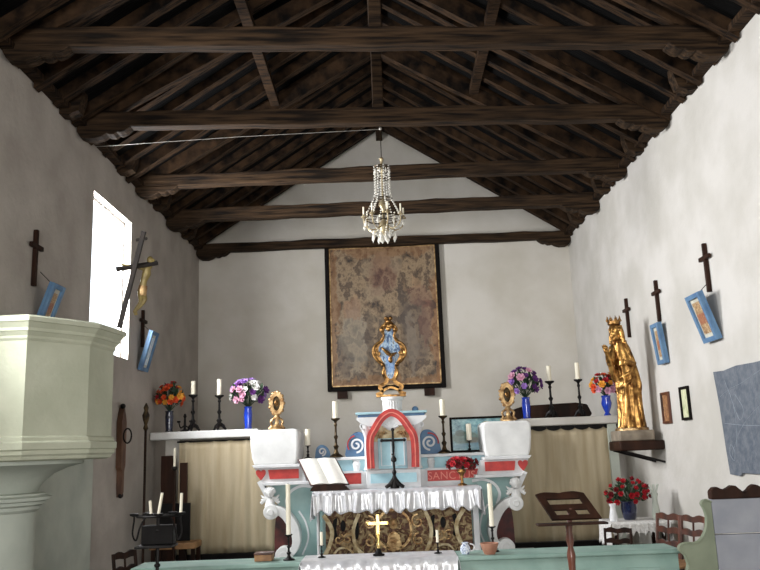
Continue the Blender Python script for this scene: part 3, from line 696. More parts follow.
# scroll boards on the ledge
for s in (-1, 1):
    xc = c0+s*.5
    P = spline([(s*.0, 0), (s*.32, 0), (s*.33, .1), (s*.27, .25), (s*.12, .34), (-s*.05, .33), (-s*.14, .2), (-s*.14, .08), (-s*.12, 0)], 4)
    bm = bm_(); prism(bm, [(xc-s*.06+x*.62, 1.615+z*.95) for x, z in P], 11.12, 11.2); sb = obj('scroll_board', bm, BLU, t, smooth=False, bevel=.01)
    bm = bm_(); band(bm, arc(xc, 1.77, .1, 270, 270-s*560, 40, .015), .026, 11.08, 11.12); obj('white_spiral', bm, WH, sb)
    bm = bm_(); band(bm, arc(xc, 1.77, .125, 100, 100-s*110, 14, .115), .018, 11.085, 11.12); obj('red_spiral', bm, RED, sb)
    if s > 0: continue
    bm = bm_(); prism(bm, spline([(s*.86+c0, 1.615), (s*.87+c0, 1.7), (s*.92+c0, 1.77), (s*.99+c0, 1.79), (s*1.05+c0, 1.74), (s*1.07+c0, 1.615)], 4), 11.14, 11.2); wb = obj('wave_board', bm, BLU, t, smooth=False)
    bm = bm_(); band(bm, arc(s*.97+c0, 1.7, .055, 270, 270-s*480, 26, .015), .02, 11.11, 11.14); obj('white_spiral', bm, WH, wb)
# wings
def wing(s):
    def X(bm): return bm if s < 0 else mirx(bm)
    bm = bm_(); P = [(-1.8, 1.55), (-1.83, 1.64), (-1.85, 1.8), (-1.855, 1.96), (-1.835, 1.995), (-1.8, 2.005), (-1.28, 2.01), (-1.235, 2.0), (-1.215, 1.96), (-1.215, 1.8), (-1.225, 1.64), (-1.25, 1.55)]
    prism(bm, P, 10.72, 11.4); cap = obj('white_cap', X(bm), WHC, t, smooth=False, bevel=.025)
    bm = bm_(); prism(bm, [(-1.83, 1.555), (-1.2, 1.555), (-1.2, 1.515), (-1.8, 1.515)], 10.7, 11.4); obj('white_fillet', X(bm), WH, t, smooth=False, bevel=.006)
    bm = bm_(); prism(bm, [(-1.8, 1.515), (-1.18, 1.515), (-1.12, 1.33), (-1.7, 1.33)], 10.76, 11.4); obj('white_frieze', X(bm), WH, t, smooth=False)
    bm = bm_(); prism(bm, [(-1.62, 1.49), (-1.22, 1.49), (-1.22, 1.37), (-1.6, 1.37)], 10.735, 10.76); obj('red_panel', X(bm), RED, t, smooth=False)
    bm = bm_()
    prism(bm, spline([(-1.715, 1.36), (-1.77, 1.43), (-1.78, 1.475), (-1.755, 1.495), (-1.725, 1.485), (-1.715, 1.47), (-1.705, 1.485), (-1.68, 1.495), (-1.655, 1.475), (-1.66, 1.43), (-1.715, 1.36)], 3)[:-1], 10.735, 10.76); obj('red_heart', X(bm), RED, t, smooth=False)
    bm = bm_(); prism(bm, [(-1.72, 1.33), (-1.08, 1.33), (-1.08, 1.29), (-1.68, 1.29)], 10.71, 11.35); obj('white_fillet', X(bm), WH, t, smooth=False, bevel=.006)
    bm = bm_(); prism(bm, [(-1.62, 1.29), (-.92, 1.29), (-.92, .32), (-1.5, .32), (-1.5, 1.0)], 10.86, 11.3); obj('turquoise_pier', X(bm), TQ, t, smooth=False)
    # outer slanting white edge, arched niche moulding
    bm = bm_(); band(bm, spline([(-1.74, 1.35), (-1.66, 1.2), (-1.6, 1.08), (-1.58, .98)], 4), .06, 10.74, 10.88); obj('white_edge', X(bm), WH, t)
    bm = bm_(); band(bm, spline([(-1.36, .95), (-1.4, 1.08), (-1.34, 1.2), (-1.2, 1.265), (-1.05, 1.25)], 5), .035, 10.83, 10.88); obj('niche_moulding', X(bm), WH, t)
    # cherub console
    bm = bm_()
    ball(bm, (-1.6, 10.74, 1.2), .06, (1, 1, 1.1)); ball(bm, (-1.6, 10.68, 1.19), .014); ball(bm, (-1.6, 10.7, 1.165), .022)
    for k in range(6):
        a = PI*k/5; ball(bm, (-1.6+.055*math.cos(a), 10.74, 1.21+.05*math.sin(a)), .026, u=8, v=6)
    for q in (-1, 1):
        for k in range(3): tube(bm, [(-1.6+q*.03, 10.75, 1.13), (-1.6+q*(.08+.02*k), 10.75, 1.13-.03*k), (-1.6+q*(.12+.0*k), 10.76, 1.17-.05*k)], [.02, .022, .006], 7)
    tube(bm, [(-1.6, 10.76, 1.12), (-1.6, 10.74, 1.02)], [.05, .07], 10)
    obj('cherub_head', X(bm), WHC, t)
    bm = bm_()
    P = spline([(-1.62, .99), (-1.5, .98), (-1.38, .9), (-1.29, .76), (-1.255, .62), (-1.28, .5), (-1.36, .42)], 6)
    n = len(P); band(bm, P, [.13-.05*abs(2*i/n-.9) for i in range(n)], 10.66, 10.86)
    tube(bm, [(-1.58, 10.64, .96), (-1.58, 10.88, .96)], .095, 18); tube(bm, [(-1.58, 10.62, .96), (-1.58, 10.64, .96)], .045, 12)
    tube(bm, [(-1.42, 10.64, .42), (-1.42, 10.88, .42)], .11, 18); tube(bm, [(-1.42, 10.62, .42), (-1.42, 10.64, .42)], .055, 12)
    obj('scroll_leg', X(bm), WHC, t, bevel=.01)
    bm = bm_(); prism(bm, spline([(-1.56, .42), (-1.54, .86), (-1.44, .86), (-1.34, .74), (-1.31, .6), (-1.36, .45)], 4), 10.83, 10.855); obj('dark_red_recess', X(bm), DRED, t, smooth=False)
    bm = bm_(); band(bm, spline([(-1.24, .95), (-1.15, .8), (-1.12, .6), (-1.2, .4)], 5), .022, 10.845, 10.87); obj('painted_line', X(bm), WH, t)
wing(-1); wing(1)

# ------------------------------------------------------------------ cloths
def ruffled_cloth(name, label, xa, xb, yf, yb, zt, drop, amp, n, seed, m, sides=True, side_drop=None):
    rr = random.Random(seed); nx = 260
    ph = [rr.uniform(0, 6.28) for _ in range(6)]
    def fold(u): return math.sin(u*n*6.28+ph[0]+1.2*math.sin(u*11+ph[1]))*.6+math.sin(u*n*2.3*6.28+ph[2]+.8*math.sin(u*17+ph[3]))*.4
    bm = bm_(); R = []
    for i in range(nx+1):
        u = i/nx; x = xa+(xb-xa)*u; f = fold(u); col = []
        col.append(bm.verts.new((x, yb, zt+.004))); col.append(bm.verts.new((x, (yf+yb)/2, zt+.004+.002*f)))
        col.append(bm.verts.new((x, yf+.015, zt+.004))); col.append(bm.verts.new((x, yf-.008, zt-.004)))
        for j in range(1, 11):
            v = j/10; fj = fold(u+.012*v*math.sin(u*40+ph[4]))
            zz = zt-.004-v*(drop+.02*math.sin(u*n*6.28*1.1+ph[5])+.012*math.sin(u*90))
            col.append(bm.verts.new((x+.012*v*math.cos(u*60), yf-.03-amp*(.25+.75*v)*(1+fj)*.9, zz)))
        R.append(col)
    for A, C in zip(R, R[1:]):
        for j in range(len(A)-1): bm.faces.new((A[j], C[j], C[j+1], A[j+1]))
    if sides:
        for s, x in ((-1, xa), (1, xb)):
            T = []; ny = 24
            for i in range(ny+1):
                u = i/ny; yy = yb+(yf-.03-yb)*u; col = [bm.verts.new((x, yy, zt+.003))]
                for j in range(1, 9):
                    v = j/8; col.append(bm.verts.new((x+s*(.01+.03*v*(1+math.sin(u*26+ph[2]))*.6), yy, zt-v*(side_drop or drop)*(1+.06*math.sin(u*20)))))
                T.append(col)
            for A, C in zip(T, T[1:]):
                for j in range(len(A)-1): bm.faces.new((A[j], C[j], C[j+1], A[j+1]))
    bmesh.ops.remove_doubles(bm, verts=bm.verts, dist=.0005)
    o = obj(name, bm, m, ang=180, solid=.003, loc=((xa+xb)/2, (yf+yb)/2, zt)); return tag(o, label, 'cloth')
ruffled_cloth('altar_cloth', 'gathered silver satin cloth with scalloped hem on the high altar table', -1.0, 1.1, 10.31, 10.74, 1.203, .25, .035, 11, 3, SILV, True, .33)

# ------------------------------------------------------------------ candlesticks
def candlestick(x, y, z, h, ch, cr, label, m=BRZ, r=.075, base='round', group='candlesticks'):
    t = thing('candlestick', label, 'candlestick', (x, y, z), group)
    bm = bm_()
    if base == 'tripod':
        lathe(bm, [(r*.5, h*.1), (r*.35, h*.16), (r*.2, h*.24)], (x, y, z), 12)
        for k in range(3):
            a = 2*PI*k/3-PI/2; c_, s_ = math.cos(a), math.sin(a)
            tube(bm, [(x, y, z+h*.2), (x+c_*r*.6, y+s_*r*.6, z+h*.12), (x+c_*r*.9, y+s_*r*.9, z+.02), (x+c_*r, y+s_*r, z+.012)], [r*.25, r*.26, r*.16, r*.17], 8)
    else:
        lathe(bm, [(r, 0), (r, h*.03), (r*.75, h*.06), (r*.4, h*.1), (r*.22, h*.2)], (x, y, z), 18)
    obj('foot', bm, m, t)
    bm = bm_(); lathe(bm, [(r*.2, h*.18), (r*.32, h*.24), (r*.42, h*.28), (r*.2, h*.33), (r*.16, h*.45), (r*.3, h*.5), (r*.34, h*.53), (r*.17, h*.57), (r*.15, h*.78), (r*.26, h*.83), (r*.16, h*.88), (r*.3, h*.94)], (x, y, z), 14); obj('stem', bm, m, t)
    bm = bm_(); lathe(bm, [(r*.25, h*.92), (r*.65, h*.965), (r*.68, h), (r*.55, h), (r*.4, h*.975), (0, h*.975)], (x, y, z), 18); obj('drip_pan', bm, m, t)
    bm = bm_(); lathe(bm, [(cr, h*.975), (cr, h+ch-.004), (cr*.8, h+ch), (0, h+ch-.004)], (x, y, z), 16); cd = obj('candle', bm, WAX, t)
    bm = bm_(); tube(bm, [(x, y, z+h+ch-.01), (x+.002, y, z+h+ch+.012)], .002, 5); obj('wick', bm, BLACK, cd)
    return t
SZ = 2.052
g = 'candlesticks on the curtained shelves'
candlestick(-2.83, 11.62, SZ, .52, .2, .033, 'dark candlestick with a white candle on left shelf, beside the orange flowers', IRON, .1, 'tripod', g)
candlestick(-2.45, 11.62, SZ, .5, .23, .035, 'dark candlestick with a white candle on left shelf, beside the purple flowers', IRON, .1, 'tripod', g)
candlestick(2.31, 11.56, SZ, .52, .22, .033, 'dark candlestick with tall candle on right shelf, the one nearer the purple flowers', IRON, .1, 'tripod', g)
candlestick(2.72, 11.56, SZ, .53, .24, .033, 'dark candlestick with tall candle on right shelf, the one nearer the orange flowers', IRON, .09, 'tripod', g)
g = 'candlesticks on the altar ledges'
candlestick(-.74, 11.02, 1.617, .52, .23, .036, 'tall bronze candlestick left of the tabernacle on the altar ledge', BRZ, .09, 'round', g)
candlestick(.72, 11.02, 1.617, .5, .22, .036, 'tall dark candlestick right of the tabernacle on the altar ledge', BRZ, .09, 'round', g)
candlestick(-1.12, 11.0, 1.617, .17, .22, .036, 'short dark candlestick with thick candle beside the left altar wing', IRON, .06, 'round', g)
candlestick(1.06, 11.02, 1.617, .16, .22, .036, 'short dark candlestick with thick candle in front of the small framed icon', IRON, .06, 'round', g)
g = 'candlesticks on the sea-green rail'
RZ = .802
candlestick(-.91, 7.17, RZ, .21, .42, .02, 'dark low candlestick with very tall slim candle on left part of the green rail', IRON, .05, 'round', g)
candlestick(.85, 7.24, RZ, .21, .36, .02, 'dark low candlestick with tall slim candle on right part of the green rail', IRON, .05, 'round', g)
candlestick(-.63, 7.2, RZ+.008, .1, .11, .013, 'tiny candlestick on the rail cloth, left of the gold cross', IRON, .035, 'round', g)
candlestick(.37, 7.2, RZ+.008, .09, .1, .012, 'tiny candlestick on the rail cloth, right of the gold cross', IRON, .035, 'round', g)

# ------------------------------------------------------------------ flowers
def blossom_mesh(col, r=.05, rings=((6, 1, .25), (6, .75, .8), (5, .5, 1.15))):
    bm = bm_()
    for n, k, tilt in rings:
        for i in range(n):
            a = 2*PI*i/n+k*2; R = r*k
            M_ = Matrix.Rotation(a, 4, 'Z') @ Matrix.Rotation(-tilt, 4, 'Y')
            pts = [(0, 0, 0), (R*.5, -R*.42, R*.1), (R*1.0, -R*.3, R*.2), (R*1.1, 0, R*.16), (R*1.0, R*.3, R*.2), (R*.5, R*.42, R*.1)]
            V = [bm.verts.new(M_ @ Vector(p)) for p in pts]; c = bm.verts.new(M_ @ Vector((R*.55, 0, -R*.02)))
            for q in range(6): bm.faces.new((V[q], V[(q+1) % 6], c))
    ball(bm, (0, 0, r*.25), r*.25, u=8, v=6)
    me = D.meshes.new('blossom'); bm.to_mesh(me); bm.free(); me.materials.append(FLC[col]); me.shade_smooth(); return me
BLO = {k: blossom_mesh(k) for k in FLC}
def vase_profile(kind, h):
    if kind == 'tall': return [(.05, 0), (.055, .01), (.05, h*.12), (.058, h*.4), (.062, h*.7), (.055, h*.9), (.062, h), (.054, h), (.048, h*.88), (0, h*.5)]
    if kind == 'waist': return [(.05, 0), (.05, .01), (.03, h*.15), (.055, h*.35), (.075, h*.6), (.06, h*.85), (.07, h), (.06, h), (.05, h*.85), (0, h*.5)]
    return [(.06, 0), (.075, h*.1), (.095, h*.6), (.09, h*.9), (.1, h), (.09, h), (.08, h*.9), (0, h*.6)]
def bouquet(x, y, z, h, label, vm, kind, cols, n, rx, rz_, cz, seed, sc=1.0, name='flower_vase', cat='flowers', tulip=False, vshape=None):
    t = thing(name, label, cat, (x, y, z), 'vases of flowers')
    rr = random.Random(seed)
    bm = bm_(); lathe(bm, vshape or vase_profile(kind, h), (x, y, z), 20); obj('vase', bm, vm, t)
    C = Vector((x, y, z+cz)); spots = []
    tries = 0
    while len(spots) < n and tries < 3000:
        tries += 1
        a = rr.uniform(0, 2*PI); u = rr.uniform(-.55, 1); q = math.sqrt(max(0, 1-u*u)); rad = rr.uniform(.78, 1)
        d = Vector((q*math.cos(a), q*math.sin(a)*.8, u))
        p = C+Vector((d.x*rx*rad, d.y*rx*rad, d.z*rz_*rad))
        if d.y > .45 or p.z < z+h*.85: continue
        if all((p-s[0]).length > .062*sc for s in spots): spots.append((p, d))
    bm = bm_(); top = Vector((x, y, z+h*.95))
    for p, d in spots: tube(bm, [top, (top+p)/2+Vector((0, 0, .02)), p], [.005, .004, .004], 5)
    obj('stems', bm, LEAF, t)
    bm = bm_()
    for k in range(90):
        a = rr.uniform(0, 2*PI); u = rr.uniform(-.6, .95); q = math.sqrt(1-u*u); rad = rr.uniform(.45, .98)
        p = C+Vector((q*math.cos(a)*rx*rad, q*math.sin(a)*rx*.8*rad, u*rz_*rad))
        dd = (p-top).normalized(); sd = dd.orthogonal().normalized(); sd = Matrix.Rotation(rr.uniform(0, 6.28), 3, dd) @ sd
        l = rr.uniform(.05, .1)*sc; w_ = l*.3; nn = dd.cross(sd)
        V = [bm.verts.new(v) for v in (p-dd*l*.5, p+sd*w_+nn*.01, p+dd*l*.6-nn*.015, p-sd*w_+nn*.01)]
        bm.faces.new(V)
    obj('foliage', bm, LEAF, t, ang=180)
    for k, (p, d) in enumerate(spots):
        o = D.objects.new('blossom', BLO[cols[k % len(cols)]]); COL.objects.link(o); o.parent = t; o.location = p-t.location
        f = Vector((d.x, d.y-.5, d.z+.2)); o.rotation_euler = f.to_track_quat('Z', 'Y').to_euler()
        s_ = sc*rr.uniform(.75, 1.15); o.scale = (s_*.7, s_*.7, s_*1.5) if tulip else (s_, s_, s_)
    return t
bouquet(-3.17, 11.62, SZ, .3, 'dark blue vase of orange and yellow flowers on the left shelf', NAVY, 'tall', ['orange', 'orange', 'yellow', 'red', 'orange', 'yellow'], 26, .2, .2, .5, 11)
bouquet(-2.03, 11.6, SZ, .32, 'bright blue vase of purple, pink and white flowers on the left shelf', COBALT, 'tall', ['lilac', 'pink', 'purple', 'white', 'lilac', 'white'], 30, .27, .2, .5, 12, 1.1)
bouquet(1.95, 11.55, SZ, .3, 'bright blue vase of purple flowers on the right shelf', COBALT, 'tall', ['purple', 'lilac', 'purple', 'pink', 'purple'], 28, .23, .24, .5, 13, 1.1)
bouquet(3.08, 11.5, SZ, .28, 'blue vase of orange and yellow flowers on the right shelf behind the gilded statue', COBALT, 'waist', ['orange', 'yellow', 'red', 'yellow', 'pink'], 30, .2, .17, .42, 14)
GOB = [(.06, 0), (.06, .01), (.02, .03), (.015, .1), (.03, .14), (.06, .17), (.055, .2), (.0, .16)]
bouquet(.9, 10.62, 1.21, .2, 'small gilt stand of dark red roses on the high altar table', GOLD, 'waist', ['darkred', 'red', 'darkred'], 18, .19, .07, .27, 15, 1.0, vshape=GOB)
bouquet(2.83, 10.0, .765, .22, 'dark pot of red tulips on the small lace-covered table', NAVY, 'pot', ['red', 'red', 'darkred', 'red'], 30, .25, .17, .3, 16, 1.0, tulip=True)

# ------------------------------------------------------------------ gilt reliquaries, shelf things
def reliquary(x, y, z, label, h=.56):
    t = thing('reliquary', label, 'reliquary', (x, y, z), 'pair of gilt reliquaries')
    bm = bm_(); lathe(bm, [(.1, 0), (.1, .02), (.07, .04), (.03, .08), (.025, .14), (.045, .17), (.02, .21)], (x, y, z), 16)
    for s in (-1, 1):
        tube(bm, spline([(x+s*.03, y, z+.16), (x+s*.08, y, z+.12), (x+s*.07, y, z+.06), (x+s*.11, y, z+.015)], 4), .016, 8)
    obj('foot', bm, GOLDP, t)
    bm = bm_(); c = (x, z+.36)
    P = [(c[0]+.075*math.cos(a*PI/18), c[1]+.125*math.sin(a*PI/18)) for a in range(36)]
    band(bm, P, .05, y-.025, y+.025, True)
    for a in range(18):
        q = a*PI/9; ball(bm, (x+.095*math.cos(q), y, c[1]+.155*math.sin(q)), .018 if a % 2 else .027, (1, .7, 1), 8, 6)
    tube(bm, [(x, y, z+.18), (x, y, z+.24)], .022, 8)
    obj('oval_frame', bm, GOLDP, t)
    bm = bm_(); ball(bm, (x, y-.005, c[1]), .06, (1, .25, 1.7), 16, 10); b_o = obj('relic_window', bm, BRZ, t)
    bm = bm_(); ball(bm, (x, y-.028, c[1]), .03, (1, .4, 1.4)); obj('gold_boss', bm, GOLD, b_o)
reliquary(-1.55, 11.1, 2.012, 'gilt oval reliquary standing on the left altar wing')
reliquary(1.62, 11.1, 2.012, 'gilt oval reliquary standing on the right altar wing')
# dark small candelabrum on left shelf
t = thing('candelabrum', 'small black iron candelabrum behind the orange flowers on left shelf', 'candelabrum', (-2.98, 11.76, SZ))
bm = bm_(); lathe(bm, [(.07, 0), (.07, .015), (.02, .04), (.015, .2), (.025, .22), (.012, .26)], (-2.98, 11.76, SZ), 12); obj('stem', bm, IRON, t)
for s in (-1, 1):
    bm = bm_(); tube(bm, spline([(-2.98, 11.76, SZ+.1), (-2.98+s*.06, 11.76, SZ+.06), (-2.98+s*.09, 11.76, SZ+.14)], 5), .009, 6)
    lathe(bm, [(.01, 0), (.03, .01), (.025, .03), (0, .02)], (-2.98+s*.09, 11.76, SZ+.13), 10); obj('branch', bm, IRON, t)
# long dark dish on right shelf
bm = bm_(); P = [(1.72, .02), (1.78, .14), (1.95, .19), (2.7, .21), (2.86, .18), (2.92, .04), (2.88, 0), (1.76, 0)]
prism(bm, [(x, SZ+z) for x, z in P], 11.7, 11.85)
tag(obj('wooden_coffer', bm, WOOD, None, smooth=False, bevel=.02, loc=(2.3, 11.75, SZ)), 'long low dark wooden coffer lying on the right shelf behind candlesticks', 'coffer')

# central gilt cartouche
t = thing('gilt_cartouche', 'ornate gilt rocaille reliquary with blue enamel centre on top of the tabernacle', 'reliquary', (.03, 11.0, 2.395))
x, y, z = .03, 11.0, 2.395; mx = lambda P, s: [(x+s*a, z+b) for a, b in P]
bm = bm_(); box(bm, x-.2, x+.2, y-.07, y+.07, z, z+.03)
for s in (-1, 1): band(bm, spline(mx([(.2, .03), (.12, .07), (.15, .14), (.07, .19), (.04, .25)], s), 5), .05, y-.05, y+.05)
band(bm, spline([(x-.13, z+.07), (x, z+.13), (x+.13, z+.07)], 5), .03, y-.05, y+.04)
obj('scrolled_foot', bm, GOLD, t)
half = [(0, .22), (.06, .26), (.09, .36), (.1, .44), (.15, .5), (.2, .58), (.215, .66), (.18, .73), (.12, .77), (.085, .83), (.09, .9), (.07, .97), (0, 1.0)]
bm = bm_(); pl = spline(mx(half, 1), 4); pr_ = spline(mx(half, -1), 4)[::-1][1:-1]
prism(bm, pl+pr_, y-.02, y+.03); obj('backplate', bm, GOLD, t, smooth=False)
bm = bm_(); sc_ = [(a*.7, .24+(b-.22)*.93) for a, b in half]
prism(bm, spline(mx(sc_, 1), 4)+spline(mx(sc_, -1), 4)[::-1][1:-1], y-.032, y-.018)
ENM = picture('blue_enamel', [(26, 38, 62), (60, 92, 128), (150, 170, 184), (66, 48, 30)], [(.5, .3, .2, .2, (70, 120, 176), .6)], 8, .1, .25)
ct = obj('enamel_field', bm, ENM, t, smooth=False)
bm = bm_()
for s in (-1, 1):
    tube(bm, [(a, y-.03, b) for a, b in spline(mx([(.05, .22), (.1, .32), (.08, .42), (.17, .5), (.225, .6), (.2, .7), (.12, .76)], s), 5)], .02, 8)
    tube(bm, [(a, y-.03, b) for a, b in spline(mx([(.12, .76), (.07, .84), (.11, .93), (.06, 1.0)], s), 5)], .018, 8)
    tube(bm, [(a, y-.035, b) for a, b in arc(x+s*.16, z+.6, .055, 90, 90-s*400, 18, .012)], .012, 7)
    ball(bm, (x+s*.1, y-.03, z+.44), .03)
for k, (a, b) in enumerate(((0, 1.03), (-.05, .98), (.05, .98), (-.09, .92), (.09, .92), (0, .93), (-.03, 1.08), (.03, 1.08))): ball(bm, (x+a, y-.03, z+b), .034, u=8, v=6)
ball(bm, (x, y-.01, z+.98), .075, (1, .5, 1.1))
tube(bm, [(x-.11, y-.04, z+.68), (x-.03, y-.05, z+.6), (x+.02, y-.05, z+.56), (x+.1, y-.04, z+.6)], [.012, .03, .034, .008], 8)
ball(bm, (x+.01, y-.05, z+.5), .03, (1, .6, 1.5))
obj('rocaille_scrolls', bm, GOLD, t)

# small icon picture right of tabernacle
t = thing('framed_icon', 'black framed blue-green landscape icon with haloed head on right altar ledge', 'picture', (1.16, 11.3, 1.615))
x0, x1, z0, z1 = .83, 1.62, 1.617, 2.1; yy = 11.335
ICON = picture('icon_print', [(60, 110, 124), (110, 160, 168), (150, 196, 196)], [(.25, .4, .3, .22, (54, 84, 56), .8), (.15, .55, .1, .12, (40, 70, 48), .8), (.4, .3, .16, .12, (92, 78, 56), .6),
    (.5, .12, .6, .12, (80, 130, 150), .7), (.66, .62, .15, .3, (214, 186, 96), .95), (.67, .58, .1, .22, (52, 30, 24), .95), (.66, .66, .05, .1, (206, 160, 120), 1), (.66, .25, .14, .14, (190, 196, 200), .7), (.62, .2, .03, .05, (180, 60, 70), .9)], 6, .03, .25, 0)
obj('print', B(x0+.03, x1-.03, yy+.005, yy+.02, z0+.03, z1-.03), ICON, t, smooth=False)
bm = bm_()
for q in ((x0, x0+.03, z0, z1), (x1-.03, x1, z0, z1), (x0+.03, x1-.03, z0, z0+.03), (x0+.03, x1-.03, z1-.03, z1)): box(bm, q[0], q[1], yy-.01, yy+.025, q[2], q[3])
obj('frame', bm, FRM, t, smooth=False)

# ------------------------------------------------------------------ things on the altar table
t = thing('standing_crucifix', 'black metal crucifix on a stepped foot standing on the altar cloth before the tabernacle', 'crucifix', (.03, 10.5, 1.21))
x, y, z = .03, 10.5, 1.21
bm = bm_()
for k in range(3):
    a = PI/2+2*PI*k/3; tube(bm, [(x, y, z+.12), (x+.06*math.cos(a), y+.06*math.sin(a), z+.06), (x+.12*math.cos(a), y+.1*math.sin(a), z+.015)], [.03, .025, .02], 8)
for s in (-1, 1): tube(bm, [(x, y, z+.12), (x+s*.05, y-.03, z+.05), (x+s*.12, y-.03, z+.015)], [.03, .028, .018], 8)
lathe(bm, [(.06, .0), (.05, .06), (.03, .13), (.02, .16)], (x, y, z), 12)
obj('foot', bm, IRON, t)
bm = bm_(); lathe(bm, [(.015, .15), (.03, .2), (.015, .23), (.013, .32), (.035, .34), (.035, .37), (.013, .4), (.013, .5)], (x, y, z), 10); box(bm, x-.015, x+.015, y-.01, y+.01, z+.45, z+.73)
ball(bm, (x, y, z+.735), .022); obj('shaft', bm, IRON, t)
bm = bm_(); box(bm, x-.14, x+.14, y-.014, y+.01, z+.585, z+.615)
for s in (-1, 1): ball(bm, (x+s*.145, y, z+.6), .022)
obj('crossbar', bm, IRON, t)
bm = bm_(); tube(bm, [(x, y-.02, z+.6), (x, y-.025, z+.54), (x+.004, y-.025, z+.5), (x, y-.02, z+.42)], [.014, .018, .013, .008], 8); ball(bm, (x, y-.025, z+.62), .016)
for s in (-1, 1): tube(bm, [(x, y-.02, z+.585), (x+s*.1, y-.018, z+.61)], [.01, .006], 6)
obj('corpus', bm, IRON, t)

t = thing('open_missal', 'large open white-paged missal on a dark stand at left of the altar table', 'book', (-.82, 10.6, 1.21))
bm = bm_(); prism(bm, spline([(-1.05, 1.212), (-1.0, 1.27), (-.8, 1.295), (-.62, 1.27), (-.55, 1.212)], 4), 10.46, 10.58); obj('book_stand', bm, WOOD, t)
up = Vector((0, .16, .30)).normalized(); nrm = Vector((0, -.30, .16)).normalized()
def page(s):
    bm = bm_(); R = []; n = 10; xm = -.8
    for i in range(n+1):
        u = i/n; xx = xm+s*.235*u; bulge = .035*math.sin(min(1, u*1.15)*PI)*.8
        sk = -.05*u if s < 0 else .07*u                       # the outer corners splay a little
        base = Vector((xx-(.10 if s < 0 else .03)*0, 10.52, 1.285))+nrm*(.012+bulge)
        lean = Vector((-.17, 0, 0))
        col = [bm.verts.new(base+(up*.36+lean)*v+nrm*.0) for v in (0, .25, .5, .75, 1)]
        b2 = Vector((xx, 10.52, 1.285))
        col += [bm.verts.new(b2+(up*.36+lean)*v) for v in (1, .75, .5, .25, 0)]
        R.append(col)
    m = len(R[0])
    for A, C in zip(R, R[1:]):
        for j in range(m): bm.faces.new((A[j], C[j], C[(j+1) % m], A[(j+1) % m]))
    bm.faces.new(R[0]); bm.faces.new(R[-1])
    return bm
obj('left_pages', page(-1), PAPER, t, ang=50); obj('right_pages', page(1), PAPER, t, ang=50)
bm = bm_(); V = []
for xx, v in ((-1.05, -.03), (-.55, -.03), (-.55, 1.03), (-1.05, 1.03)):
    p = Vector((xx, 10.52, 1.285))+(up*.36+Vector((-.17, 0, 0)))*v-nrm*.004; V.append(p)
a = [bm.verts.new(p) for p in V]; b = [bm.verts.new(p-nrm*.01) for p in V]; bm.faces.new(a); bm.faces.new(b[::-1])
for i in range(4): bm.faces.new((a[i], b[i], b[(i+1) % 4], a[(i+1) % 4]))
obj('cover', bm, DRED, t, smooth=False)

# ------------------------------------------------------------------ chancel rail with its cloth and objects
t = thing('chancel_rail', 'low sea-green panelled rail crossing the chancel in front of the altar', 'rail', (.2, 7.2, 0))
obj('rail_body', B(-2.2, 2.36, 7.03, 7.36, 0, .76), RAILM, t, smooth=False)
obj('rail_top', B(-2.22, 2.38, 7.0, 7.4, .76, .80), RAILM, t, bevel=.012)
for k in range(7): obj('raised_panel', B(-2.1+k*.63, -1.58+k*.63, 7.015, 7.032, .12, .66), RAILM, t, bevel=.006)
ruffled_cloth('rail_cloth', 'white and silver satin cloth laid over the middle of the green rail', -.79, .52, 7.0, 7.4, .802, .34, .03, 7, 9, SILV, True, .3)
BRT = mat('bright_brass', (236, 208, 138), (206, 168, 92), 14, .25, .75)
GC = thing('gold_cross', 'small shiny gold cross on a black foot on the rail cloth', 'cross', (-.14, 7.2, .81)); x, y, z = -.14, 7.2, .808
bm = bm_(); lathe(bm, [(.05, 0), (.05, .012), (.03, .02), (.018, .05), (.01, .065)], (x, y, z), 12); obj('foot', bm, BLACK, GC)
bm = bm_(); lathe(bm, [(.012, .06), (.02, .09), (.01, .12), (.018, .15), (.009, .18)], (x, y, z), 10); box(bm, x-.012, x+.012, y-.008, y+.008, z+.17, z+.34); obj('shaft', bm, BRT, GC)
bm = bm_(); box(bm, x-.085, x+.085, y-.01, y+.01, z+.255, z+.28)
for s in (-1, 1): ball(bm, (x+s*.088, y, z+.267), .016, (.6, .6, 1))
obj('crossbar', bm, BRT, GC)
bm = bm_(); lathe(bm, [(.045, 0), (.06, .03), (.075, .075), (.078, .09), (.07, .09), (.055, .04), (0, .02)], (.8, 7.08, .802), 20)
tag(obj('clay_bowl', bm, TERRA, None, loc=(.8, 7.08, .802)), 'small terracotta bowl on the green rail beside the right tall candle', 'bowl')
t = thing('glazed_jug', 'small blue and white glazed jug on the rail at the right end of cloth', 'jug', (.6, 7.14, .802))
bm = bm_(); lathe(bm, [(.03, 0), (.045, .03), (.04, .06), (.025, .08), (.03, .095), (.024, .095), (0, .06)], (.6, 7.14, .802), 16); obj('body', bm, picture('blue_white_glaze', [(30, 50, 110), (200, 210, 226), (236, 238, 240)], [], 6), t)
bm = bm_(); tube(bm, spline([(.64, 7.14, .885), (.675, 7.14, .87), (.67, 7.14, .835), (.64, 7.14, .825)], 5), .006, 7); obj('handle', bm, WH, t)
t = thing('wooden_box', 'small brown wooden box on the left part of the green rail', 'box', (-1.12, 7.2, .802))
obj('box_body', B(-1.2, -1.05, 7.13, 7.27, .802, .855), WOODL, t, bevel=.004); obj('lid', B(-1.205, -1.045, 7.125, 7.275, .855, .87), WOODR, t, bevel=.004)

